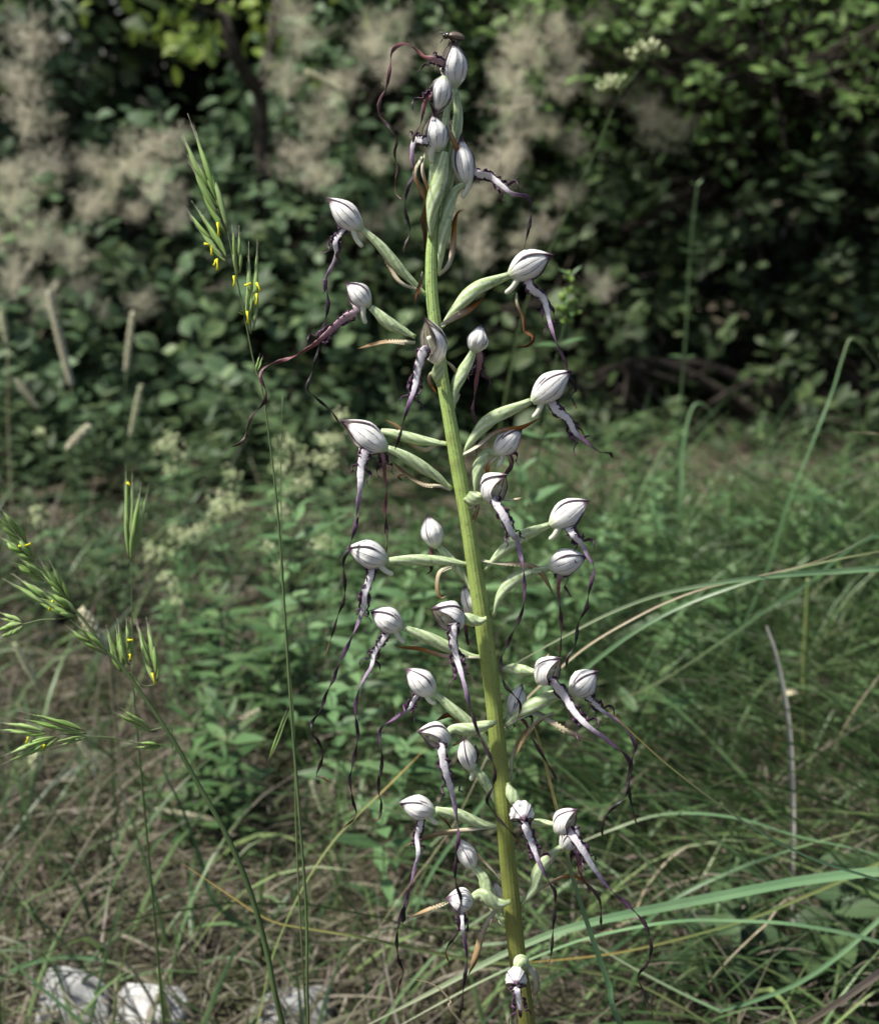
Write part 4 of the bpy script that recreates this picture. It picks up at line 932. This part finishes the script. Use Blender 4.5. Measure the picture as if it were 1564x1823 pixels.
GB('sharply bent grass blade forming a V, bottom right', [(1000, 1640, .68), (1090, 1702, .68), (1190, 1757, .68), (1278, 1799, .68), (1286, 1798, .68), (1340, 1782, .68), (1420, 1750, .68), (1500, 1695, .68), (1600, 1610, .68), (1720, 1560, .7)], 9, 'pale')
GB('straight green blade leaning across the lower right flowers', [(945, 1278, .487), (962, 1330, .487), (980, 1400, .487), (1000, 1480, .486), (1018, 1560, .486), (1050, 1660, .487), (1082, 1750, .488), (1112, 1840, .49)], 20, 'mid', tw=.1, wst=[(0, .2), (.1, .34), (.3, .5), (.6, .8), (1, 1)])
GB('long thin wiry grass stem slanting down to the right edge', [(1070, 1250, .52), (1130, 1310, .525), (1200, 1372, .53), (1290, 1440, .535), (1350, 1480, .54), (1450, 1531, .55), (1600, 1582, .56), (1720, 1660, .58)], 7, 'mid', tw=.1, wst=[(0, .35), (.2, .6), (.5, .9), (1, 1)])
GB('thick purple-brown dry stalk in the bottom right corner', [(1330, 1890, .56), (1420, 1832, .56), (1500, 1780, .56), (1580, 1725, .57), (1700, 1660, .6), (1800, 1640, .64)], 24, 'brown', tw=.1, fold=.6)
GB('tall bent grass blade folded over at the right edge', [(1600, 720, 1.0), (1560, 650, 1.0), (1530, 612, 1.0), (1512, 604, 1.0), (1498, 640, 1.0), (1480, 700, 1.0), (1445, 790, 1.0), (1400, 900, 1.02), (1370, 1000, 1.04)], 7, 'green')
GB('bright green arching blade right of centre below the dark bush', [(1330, 850, 1.3), (1300, 790, 1.3), (1270, 742, 1.3), (1245, 718, 1.3), (1228, 735, 1.3), (1215, 800, 1.3), (1210, 900, 1.3)], 7, 'green')
GB('green blade in the dry litter left of the leaning culm', [(272, 1330, .78), (300, 1390, .78), (330, 1455, .79), (360, 1540, .8), (385, 1610, .8)], 10, 'green')
GB('curved green blade across the stones, bottom left', [(-30, 1660, .70), (50, 1738, .70), (110, 1790, .70), (180, 1850, .7), (230, 1890, .7)], 9, 'green')
GB('low green blade arching over the left stone', [(240, 1722, .78), (160, 1706, .78), (90, 1706, .78), (20, 1730, .79), (-40, 1780, .79)], 9, 'green')
GB('straw-coloured blade crossing behind the dark leaning culm', [(326, 1538, .60), (400, 1588, .6), (480, 1638, .6), (560, 1655, .6), (640, 1668, .6), (740, 1690, .61), (860, 1712, .62), (990, 1722, .63), (1150, 1760, .66)], 7, 'yel')
GB('olive diagonal stem low left of the orchid', [(760, 1330, .66), (690, 1400, .66), (600, 1490, .66), (540, 1580, .66), (500, 1665, .66), (478, 1730, .66), (455, 1830, .67)], 6, 'yel')
GB('short straw blade right of the tall dead stalk', [(1484, 1330, .9), (1510, 1280, .9), (1540, 1235, .9), (1570, 1200, .9), (1640, 1160, .92)], 6, 'straw')
GB('pale straw lying in the grass, bottom right of centre', [(1258, 1752, .72), (1290, 1715, .72), (1325, 1680, .72), (1360, 1648, .72), (1420, 1600, .75)], 5, 'straw')
GB('bleached grey dead stalk standing upright on the right', [(1362, 1115, .86), (1380, 1170, .86), (1400, 1280, .86), (1408, 1400, .86), (1408, 1520, .86), (1402, 1640, .86)], 11, 'grey', tw=.2, fold=.6, wst=[(0, .5), (.2, .9), (1, 1)])
GB('dead tan straw curling near the orchid base, left', [(728, 1742, .52), (770, 1752, .52), (800, 1780, .52), (830, 1830, .52)], 8, 'straw')
GB('bent straw on the right rising from the long grass', [(1230, 1503, .8), (1190, 1530, .8), (1150, 1580, .8), (1115, 1640, .8)], 6, 'straw')
GB('cut pale stalk poking in at the right edge', [(1512, 770, .8), (1540, 771, .8), (1580, 776, .8), (1700, 800, .85), (1780, 900, .9)], 8, 'straw', tw=.1, fold=.7)
GB('narrow green blade behind the bent V blade, lower right', [(1564, 1470, .74), (1450, 1500, .74), (1330, 1540, .74), (1200, 1600, .74), (1090, 1690, .75)], 8, 'green')
GB('green blade curving behind the lowest right flowers', [(1010, 1510, .72), (1080, 1480, .72), (1180, 1450, .72), (1300, 1455, .73), (1420, 1490, .74), (1600, 1540, .75)], 9, 'pale')
GB('dark green blade slanting up behind the thin wiry stem', [(1080, 1255, .85), (1180, 1210, .85), (1300, 1130, .85), (1420, 1050, .85), (1600, 960, .88)], 7, 'green')

# ------------------------------------------------------------------ pale grass seed heads in the background
def m_head():
    n = NT('seed_head'); r = n.rnd('obj'); nz = n.noise(300, n.obj(), 3)
    c = n.ramp(r, [(0, (.42, .41, .25)), (.6, (.54, .51, .37)), (1, (.34, .40, .19))])
    return n.out(n.mix(n.step(nz, .4, .7), c, (.60, .57, .44)), .7, .2, .2)
MAT['head'] = m_head()
def seed_head(label, top, bot, root_px, Y, w_, group='grass seed heads'):
    """slender spike: many small scales round an axis, on a thin culm"""
    t, b_ = aty(*top, Y), aty(*bot, Y); pm = S * Y
    g = aty(root_px[0], root_px[1], Y); g.z = gz(g.x, Y); g.y = Y
    root = thing('grass_seed_head', g, label, 'seed head', group)
    mid = b_.lerp(g, .5) + Vector((random.uniform(-.01, .01), random.uniform(-.01, .01), .01))
    MB().tube(crm([b_, mid, g], 6), lambda q: pm * 1.7 * (.7 + .5 * q), 6, rnd=.6).build('culm', MAT['bl_straw'] if random.random() < .4 else MAT['culm'], root, g)
    ax_ = t - b_; Lh = ax_.length; ax_.normalize(); s1 = ax_.orthogonal().normalized(); s2 = ax_.cross(s1)
    m = MB(); nn = int(max(20, Lh / pm * .55))
    m.tube([b_, b_.lerp(t, .5), t], pm * w_ * .16, 5)
    for i in range(nn):
        f = i / nn; a = i * 2.4; wr = pm * w_ * .5 * (math.sin(math.pi * (.12 + .8 * f)) ** .6)
        d_ = s1 * math.cos(a) + s2 * math.sin(a)
        p0 = b_ + ax_ * Lh * f; p1 = p0 + d_ * wr + ax_ * pm * w_ * .7
        m.tube([p0, p0.lerp(p1, .6), p1], lambda q: pm * w_ * .17 * (.5 + math.sin(q * 3.1) * .7), 4)
    m.build('spike', MAT['head'], root, g)
for a in (
    ('pale grass spike at the left edge below the smoke bush', (4, 555), (14, 618), (20, 900), 1.5, 13),
    ('pale grass spike leaning right on the left side, topmost', (88, 525), (128, 690), (150, 950), 1.5, 15),
    ('slim pale upright spike left of the tall brome', (236, 560), (224, 665), (228, 930), 1.5, 12),
    ('straw-coloured spike standing beside the small brome stalk', (250, 690), (232, 780), (230, 960), 1.35, 12),
    ('short yellowish spike leaning left near the left edge', (32, 680), (70, 730), (80, 940), 1.5, 12),
    ('yellow-green spike leaning right among dark herbs at left', (155, 762), (118, 800), (105, 960), 1.4, 16),
    ('drooping olive spike in the lower left litter', (28, 1150), (70, 1225), (85, 1330), .95, 14),
    ('fat cream seed head behind the leaning brome spikelets', (150, 1095), (192, 1165), (215, 1300), .80, 26),
    ('short tan spike lying in the litter at left', (140, 1320), (178, 1370), (190, 1450), .80, 10),
    ('pale spike lying flat under the dark leaning culm', (388, 1460), (270, 1440), (60, 1420), .86, 12),
    ('short pale spike standing in the litter left of the herbs', (556, 1395), (580, 1455), (590, 1520), .85, 13),
    ('tan flattened spike above the litter left of the herbs', (458, 1265), (405, 1295), (380, 1380), .95, 11),
    ('small cream head at the far left of the litter', (62, 1350), (70, 1380), (75, 1440), .85, 24),
    ('thin green spike slanting down behind the upper left orchid flower', (550, 128), (612, 165), (760, 700), 1.6, 12)):
    seed_head(*a)
def m_cream():
    n = NT('bedstraw_flower'); r = n.rnd('attr')
    return n.out(n.ramp(r, [(0, (.24, .31, .13)), (.5, (.38, .43, .23)), (1, (.52, .54, .36))]), .6, .3, .2)
MAT['cream'] = m_cream()
# cocksfoot: clustered heads on a tall bent culm, upper right
def cocksfoot():
    Y = 1.05; pm = S * Y
    stem = [(1148, 108), (1128, 135), (1100, 175), (1050, 290), (990, 420), (935, 545), (905, 680), (885, 800), (870, 1000)]
    P = [aty(x, y, Y) for x, y in stem]; g = P[-1].copy(); g.z = gz(g.x, g.y); P.append(g)
    root = thing('cocksfoot_grass', g, 'tall cocksfoot grass with two tufted pale heads, upper right', 'grass')
    MB().tube(crm(P, 6), lambda t: pm * (.9 + 1.7 * t), 7, rnd=.5).build('culm', MAT['culm'], root, g)
    for k, (x, y, w_, h_, tilt) in enumerate(((1150, 92, 50, 32, .2), (1128, 100, 24, 28, -.1), (1092, 155, 40, 26, .6), (1076, 166, 20, 16, .4))):
        m = MB(); rg = random.Random(k)
        for i in range(46):
            c = aty(x + rg.gauss(0, w_ * .2), y - tilt * 10 + rg.gauss(0, h_ * .22), Y + rg.gauss(0, .006))
            d_ = Vector((rg.gauss(0, .6), rg.gauss(0, .6) - .3, .9)).normalized() * pm * 12
            m.tube([c, c + d_ * .5, c + d_], lambda q: pm * 2.6 * (.3 + math.sin(q * 3.0)), 4, rnd=rg.random())
        m.build('seed_cluster', MAT['cream'], root, g)
cocksfoot()

# ------------------------------------------------------------------ leafy plants behind the orchid
LM = [leaf_mesh('herb_leaf', leaf_tpl([(0, .012), (.1, .05), (.35, .15), (.65, .115), (.88, .04), (1, .003)], .2, dr, .006), MAT['herb_o']) for dr in (.1, .25, .45)]
MAT['herb_stem'] = NT('herb_stem').out((.10, .16, .07), .5, .0, .3)
def leafy(label, pts, Y, nodes, leaf, whorl=2, group='leafy herbs', cat='plant', name='leafy_plant', r=2.2, top=True, flowers=None):
    """upright herb: stem through photo points (top to base) at distance Y, leaves in pairs or whorls"""
    pm = S * Y; P = [aty(x, y, Y + .01 * i) for i, (x, y) in enumerate(pts)]
    g = P[-1].copy(); g.z = gz(g.x, g.y)
    if P[-1].z > g.z + .01: P.append(g)
    root = thing(name, g, label, cat, group); rg = random.Random(int(pts[0][0] * 3 + pts[0][1]))
    c = crm(P, 6)
    MB().tube(c, lambda t: pm * r * (.5 + .6 * t), 6).build('stem', MAT['herb_stem'], root, g)
    n_ = len(c)
    for k in range(nodes):
        f = (k + .1) / nodes; i = min(n_ - 2, int(f * f * .35 * n_ + f * .6 * n_)); p = c[i]
        a0 = (k % 2) * math.pi / whorl + rg.uniform(-.3, .3)
        for w_ in range(whorl):
            a = a0 + w_ * 2 * math.pi / whorl; el = (.75 if k == 0 else .35) + rg.uniform(-.25, .2)
            d_ = Vector((math.cos(a) * math.cos(el), math.sin(a) * math.cos(el), math.sin(el)))
            sc = leaf * pm * (.55 if k == 0 else rg.uniform(.8, 1.15))
            place('leaf', rg.choice(LM), root, frame(d_, Vector((rg.uniform(-.25, .25), -.25 + rg.uniform(-.3, .2), 1)), p - g, sc))
    return root, g
LP = [
 ('leafy herb with the tallest shoot left of the orchid middle', [(527, 905), (524, 960), (530, 1050), (548, 1130), (560, 1250), (570, 1400)], .92, 7, 75, 2),
 ('leafy herb shoot beside the lowest bedstraw flowers', [(592, 930), (588, 990), (585, 1080), (590, 1200), (600, 1400)], .95, 6, 62, 2),
 ('leafy herb with pale leaves at the left edge of the herb patch', [(497, 1010), (506, 1100), (515, 1200), (530, 1420)], .93, 6, 70, 2),
 ('leafy herb just left of the orchid at mid height', [(735, 1010), (728, 1080), (715, 1180), (705, 1300), (700, 1450)], .88, 7, 80, 2),
 ('leafy herb seen between the left flowers and the stem', [(660, 1060), (655, 1130), (650, 1240), (648, 1450)], .90, 7, 78, 2),
 ('bright leafy herb below the middle left flowers', [(625, 1190), (628, 1250), (640, 1340), (650, 1480)], .86, 7, 85, 2),
 ('leafy herb behind the long hanging left lips', [(590, 1240), (596, 1320), (610, 1420), (620, 1520)], .84, 6, 80, 2),
 ('leafy herb low left of the orchid stem', [(720, 1330), (716, 1400), (708, 1490), (700, 1600)], .79, 6, 95, 2),
 ('large-leaved herb in the lower centre of the patch', [(680, 1450), (682, 1520), (686, 1600), (690, 1690)], .75, 5, 110, 2),
 ('leafy herb right at the lower left of the stem', [(780, 1290), (776, 1370), (770, 1470), (765, 1600)], .80, 6, 85, 2),
 ('herb with a pale drooping leaf behind the right flowers', [(925, 840), (930, 900), (928, 1000), (920, 1180)], .92, 6, 82, 2),
 ('leafy herb right of the stem behind the paired right flowers', [(975, 1020), (968, 1090), (955, 1180), (945, 1340)], .90, 6, 75, 2),
 ('tall thin herb standing before the dark bush on the right', [(1240, 330), (1228, 450), (1220, 600), (1212, 700), (1208, 780), (1205, 900)], 1.5, 8, 26, 2),
 ('short herb with a pale tip on the right, below the long pale blade', [(1215, 1240), (1212, 1290), (1208, 1350), (1205, 1450)], .95, 6, 45, 4),
 ('whorled herb right of the paired right flowers', [(1070, 930), (1068, 1000), (1065, 1090), (1062, 1160)], 1.15, 8, 42, 6),
 ('whorled herb under the long pale arching blade', [(1165, 890), (1168, 980), (1160, 1080), (1158, 1150)], 1.2, 8, 42, 6),
 ('whorled herb near the middle of the right herb mass', [(1340, 920), (1338, 990), (1335, 1070)], 1.3, 7, 40, 6),
 ('whorled herb at the top of the right herb mass', [(1165, 860), (1170, 930), (1168, 1010)], 1.4, 7, 38, 6),
 ('whorled herb left in the right herb mass', [(1090, 1000), (1092, 1080), (1090, 1180)], 1.1, 8, 44, 6),
 ('whorled herb at the far right of the herb mass', [(1450, 880), (1448, 950), (1445, 1050)], 1.3, 7, 42, 6),
]
for a in LP: leafy(*a)
# nettle-like dark plants, bottom right corner
def m_dleaf():
    n = NT('serrate_leaf'); r = n.rnd('obj'); nz = n.noise(90, n.obj(), 3)
    c = n.ramp(r, [(0, (.030, .058, .026)), (.6, (.045, .085, .036)), (1, (.075, .125, .05))])
    return n.out(n.mix(n.step(nz, .4, .7), c, n.mix(.4, c, (.1, .14, .06))), .45, .25, .4)
MAT['dleaf'] = m_dleaf()
def serrate():
    prof = [(0, .02)]
    for i in range(9):
        t = .08 + .88 * i / 9; wd = .30 * math.sin(math.pi * min(1, (.12 + t * .88))) ** .8
        prof += [(t, wd), (t + .045, wd * .80)]
    return leaf_tpl(prof + [(1, .005)], .18, .2)
SERR = np_mesh('serrate_leaf', *serrate(), MAT['dleaf'], None)
def nettle(label, px, py, Y, n_, leaf):
    pm = S * Y; g = gpt(px, py)
    Y = g.y; pm = S * math.hypot(g.y, CAMZ)
    root = thing('broadleaf_weed', g, label, 'plant', 'broad-leaved weeds'); rg = random.Random(px)
    H = leaf * pm * 1.9
    tp = g + Vector((rg.uniform(-.01, .01), rg.uniform(-.02, .01), H))
    MB().tube(crm([g, g.lerp(tp, .5) + Vector((.004, .003, 0)), tp], 5), .0016, 6).build('stem', MAT['herb_stem'], root, g)
    for k in range(n_):
        a = k * 2.4 + rg.random(); f = .25 + .75 * k / max(1, n_ - 1); el = rg.uniform(-.1, .5)
        d_ = Vector((math.cos(a) * math.cos(el), math.sin(a) * math.cos(el), math.sin(el)))
        place('leaf', SERR, root, frame(d_, Vector((rg.uniform(-.3, .3), -.35, 1)), g.lerp(tp, f) - g, leaf * pm * rg.uniform(.75, 1.1) * (1.1 - .4 * f)))
nettle('toothed-leaf weed below the bent V blade, left of the corner', 1235, 1830, .7, 9, 105)
nettle('dark toothed-leaf weed in the bottom right corner', 1450, 1800, .75, 12, 115)
nettle('toothed-leaf weed at the right edge under the widest low blade', 1535, 1740, .8, 11, 105)
nettle('small toothed-leaf weed between the two corner weeds', 1345, 1810, .75, 10, 95)
nettle('light green small weed just under the widest low blade', 1290, 1680, .8, 7, 70)
# green spike plant behind the upper right flowers
r_, g_ = leafy('bright green flower spike with small leaves behind the upper right flowers', [(1016, 490), (1008, 560), (990, 640), (985, 690), (960, 800), (935, 920), (915, 1050), (905, 1180)], .85, 7, 48, 2, group=None, cat='plant', r=2.4)
MAT['bud'] = leaf_mat('bud', [(.16, .28, .05), (.24, .36, .08)], 'attr', .5, .25, .3)
rg = random.Random(3)
for x, y, w_ in ((1016, 500, 9), (1014, 522, 9), (1000, 536, 12), (1020, 540, 10), (1008, 556, 13), (992, 556, 10), (1022, 562, 9), (1010, 576, 10)):
    m = MB(); c = aty(x, y, .85)
    for i in range(5):
        d_ = Vector((rg.gauss(0, .7), rg.gauss(0, .5), .7)).normalized() * S * .85 * w_ * 1.3
        p = c + Vector((rg.gauss(0, 1), rg.gauss(0, 1), rg.gauss(0, 1))) * S * .85 * w_ * .25
        m.tube([p, p + d_ * .5, p + d_], lambda t: S * .85 * w_ * .32 * (.25 + math.sin(t * 3)), 6, rnd=rg.random())
    m.build('bud', MAT['bud'], r_, g_)
# olive stalk with a withered leaf on the right
def stalk():
    Y = .95; pm = S * Y; P = [aty(x, y, Y) for x, y in ((1438, 1030), (1434, 1120), (1430, 1200), (1432, 1290), (1428, 1390))]; g = P[-1].copy(); g.z = gz(g.x, g.y); P.append(g)
    root = thing('olive_stalk', g, 'thick olive stalk with a withered brown leaf, right of the long grass', 'plant')
    MB().tube(crm(P, 6), lambda t: pm * (4 + 3 * t), 8).build('stem', MAT['bl_yel'], root, g)
    for a, m_ in ((((1430, 1335), (1405, 1325), (1385, 1318), (1378, 1335)), 'dark'), (((1432, 1360), (1415, 1362), (1400, 1345), (1392, 1352)), 'dark'), (((1433, 1240), (1410, 1235), (1385, 1245)), 'cream')):
        MB().blade(crm([aty(*p, Y - .004 * i) for i, p in enumerate(a)], 5), lambda t: pm * 11 * math.sin(math.pi * min(1, .15 + .8 * t)), fold=.5).build('leaf', MAT['bract_' + m_], root, g)
stalk()

# ------------------------------------------------------------------ bedstraw with cream flower clusters
def bedstraw(label, clusters, root_px, Y):
    pm = S * Y; g = aty(root_px[0], root_px[1], Y); g.y = Y; g.z = gz(g.x, Y)
    root = thing('bedstraw', g, label, 'wildflower', 'bedstraw plants'); rg = random.Random(clusters[0][0])
    top = aty(clusters[0][0], clusters[0][1], Y)
    mid = g.lerp(top, .55) + Vector((rg.uniform(-.02, .02), .01, .01))
    MB().tube(crm([top, mid, g], 8), lambda t: pm * (1.2 + 1.4 * t), 6).build('stem', MAT['herb_stem'], root, g)
    for x, y, sz in clusters:
        c = aty(x, y, Y) + Vector((0, rg.uniform(-.02, .02), 0))
        s0 = g.lerp(top, rg.uniform(.5, .85))
        MB().tube(crm([c, c.lerp(s0, .5) + Vector((0, 0, -.008)), s0], 5), pm * .9, 5, cap=False).build('branch', MAT['herb_stem'], root, g)
        n_ = int(sz * 1.5); m = MB()
        for i in range(n_):
            p = c + Vector((rg.gauss(0, .33), rg.gauss(0, .33), rg.gauss(0, .3))) * sz * pm
            nn = Vector((rg.gauss(0, .5), -.5 + rg.gauss(0, .4), .8)).normalized(); s1 = nn.orthogonal().normalized(); s2 = nn.cross(s1); a0 = rg.random() * 3; rr = pm * rg.uniform(2.8, 4.4); rn = rg.random()
            for k in range(4):
                a = a0 + k * 1.5708; d_ = s1 * math.cos(a) + s2 * math.sin(a); e_ = nn.cross(d_); b_ = len(m.v)
                m.v += [p, p + d_ * rr * .6 + e_ * rr * .34 + nn * rr * .1, p + d_ * rr + nn * rr * .05, p + d_ * rr * .6 - e_ * rr * .34 + nn * rr * .1]
                m.uv += [(0, 0)] * 4; m.r += [rn] * 4; m.f.append((b_, b_ + 1, b_ + 2, b_ + 3)); m.mi.append(0)
        o = m.build('flower_cluster', MAT['cream'], root, g, smooth=False)
    for k in range(8):
        p = g.lerp(mid, k / 8) if k < 5 else mid.lerp(top, (k - 5) / 3.5)
        for q_ in range(4):
            a = k + q_ * 1.57; d_ = Vector((math.cos(a), math.sin(a), .25))
            place('leaf', LM[q_ % 3], root, frame(d_, (0, -.2, 1), p - g, 34 * pm))
for a in (
    ('bedstraw with dense cream clusters left of the middle left flower', [(512, 790, 36), (500, 825, 34), (545, 850, 40), (520, 870, 34), (535, 815, 22), (565, 815, 22), (505, 900, 28)], (540, 1180), 1.12),
    ('bedstraw with cream clusters just behind the middle left flower', [(595, 775, 34), (590, 810, 30), (605, 740, 24), (575, 790, 20)], (585, 1150), 1.15),
    ('bedstraw with a loose pale cluster left of the dense ones', [(400, 885, 42), (385, 905, 34), (425, 900, 24), (410, 850, 24), (360, 935, 24)], (420, 1160), 1.15),
    ('bedstraw with small clusters below the dark bush, left', [(310, 780, 30), (285, 803, 26), (325, 800, 26), (300, 840, 24)], (320, 1130), 1.22),
    ('bedstraw with greenish clusters beside the small brome', [(315, 945, 30), (330, 960, 26), (300, 975, 24), (265, 1000, 24), (270, 970, 22)], (310, 1170), 1.12),
    ('bedstraw with faint clusters close to the left edge', [(70, 920, 24), (65, 905, 18), (80, 760, 18)], (95, 1120), 1.25),
    ('bedstraw with tiny clusters beside the leafy herbs', [(575, 975, 26), (560, 990, 22), (500, 1000, 22), (470, 985, 16)], (545, 1220), 1.02),
    ('bedstraw with low green clusters under the small brome', [(305, 1045, 24), (290, 1030, 18), (320, 1060, 16)], (320, 1180), 1.08)):
    bedstraw(*a)

# ------------------------------------------------------------------ pale stones
def m_stone(name, a, b, c):
    n = NT(name); o = n.obj(); n1 = n.noise(55, o, 6, .65); n2 = n.noise(260, o, 4); n3 = n.noise(22, o, 3)
    col = n.ramp(n1, [(.3, a), (.55, b), (.75, c)])
    col = n.mix(n.math('MULTIPLY', n.step(n2, .6, .75), .35), col, (.30, .29, .27))
    col = n.mix(n.math('MULTIPLY', n.step(n3, .55, .7), .3), col, (.30, .30, .26))
    return n.out(col, .85, 0, .2, bump=n.math('ADD', n1, n.math('MULTIPLY', n2, .4)), bstr=.5, bdist=.0025)
MAT['stone_w'] = m_stone('stone_white', (.36, .355, .34), (.50, .50, .49), (.62, .62, .62))
MAT['stone_g'] = m_stone('stone_grey', (.20, .205, .20), (.31, .315, .31), (.43, .435, .43))
def stone(label, px, py, wpx, hpx, mat, seed, cuts=11, group='stones'):
    import bmesh
    g = gpt(px, py); pm = S * (g - Vector((0, 0, CAMZ))).length; rs = np.random.RandomState(seed)
    bm = bmesh.new(); bmesh.ops.create_icosphere(bm, subdivisions=4, radius=1)
    nr = rs.normal(size=(cuts, 3)); nr[:, 2] = np.abs(nr[:, 2]) * .8; nr /= np.linalg.norm(nr, axis=1, keepdims=True); dd_ = rs.uniform(.52, .88, cuts)
    V = np.array([v.co[:] for v in bm.verts])
    for n_, d_ in zip(nr, dd_):
        k = V @ n_ - d_; k = np.where(k > 0, k, 0); V = V - np.outer(k * .97, n_)
    V += rs.normal(size=V.shape) * .004
    for s_, f_ in ((.035, 3), (.012, 9)):
        V *= (1 + s_ * np.sin(V[:, 0] * f_ + seed) * np.sin(V[:, 1] * f_ * 1.2) * np.cos(V[:, 2] * f_ * .9))[:, None]
    V[:, 0] *= wpx * pm * .5 / max(.5, V[:, 0].max()); V[:, 1] *= wpx * pm * .42; V[:, 2] *= hpx * pm * .72
    V[:, 2] -= V[:, 2].min() * .55
    V[:, 2] -= .008
    for v, c in zip(bm.verts, V): v.co = c
    me = bpy.data.meshes.new('stone'); bm.to_mesh(me); bm.free(); me.materials.append(MAT[mat])
    o = bpy.data.objects.new('stone', me); COL.objects.link(o); o.location = g; o.rotation_euler.z = rs.uniform(-.5, .5)
    tag(o, label, 'stone', group)
stone('pale grey rough stone, leftmost at the bottom edge', 138, 1836, 155, 84, 'stone_g', 3)
stone('brightest white angular stone beside the leftmost stone', 266, 1846, 150, 84, 'stone_w', 8)
stone('broad blue-grey stone behind the dark culm foot', 515, 1836, 185, 74, 'stone_g', 12)
stone('small white stone in the litter left of the herbs', 400, 1400, 62, 36, 'stone_w', 5)
stone('small grey pebble right of the blue-grey stone', 590, 1720, 50, 30, 'stone_g', 15)
stone('flat grey pebble left of the white stone in the litter', 355, 1440, 40, 22, 'stone_g', 19)
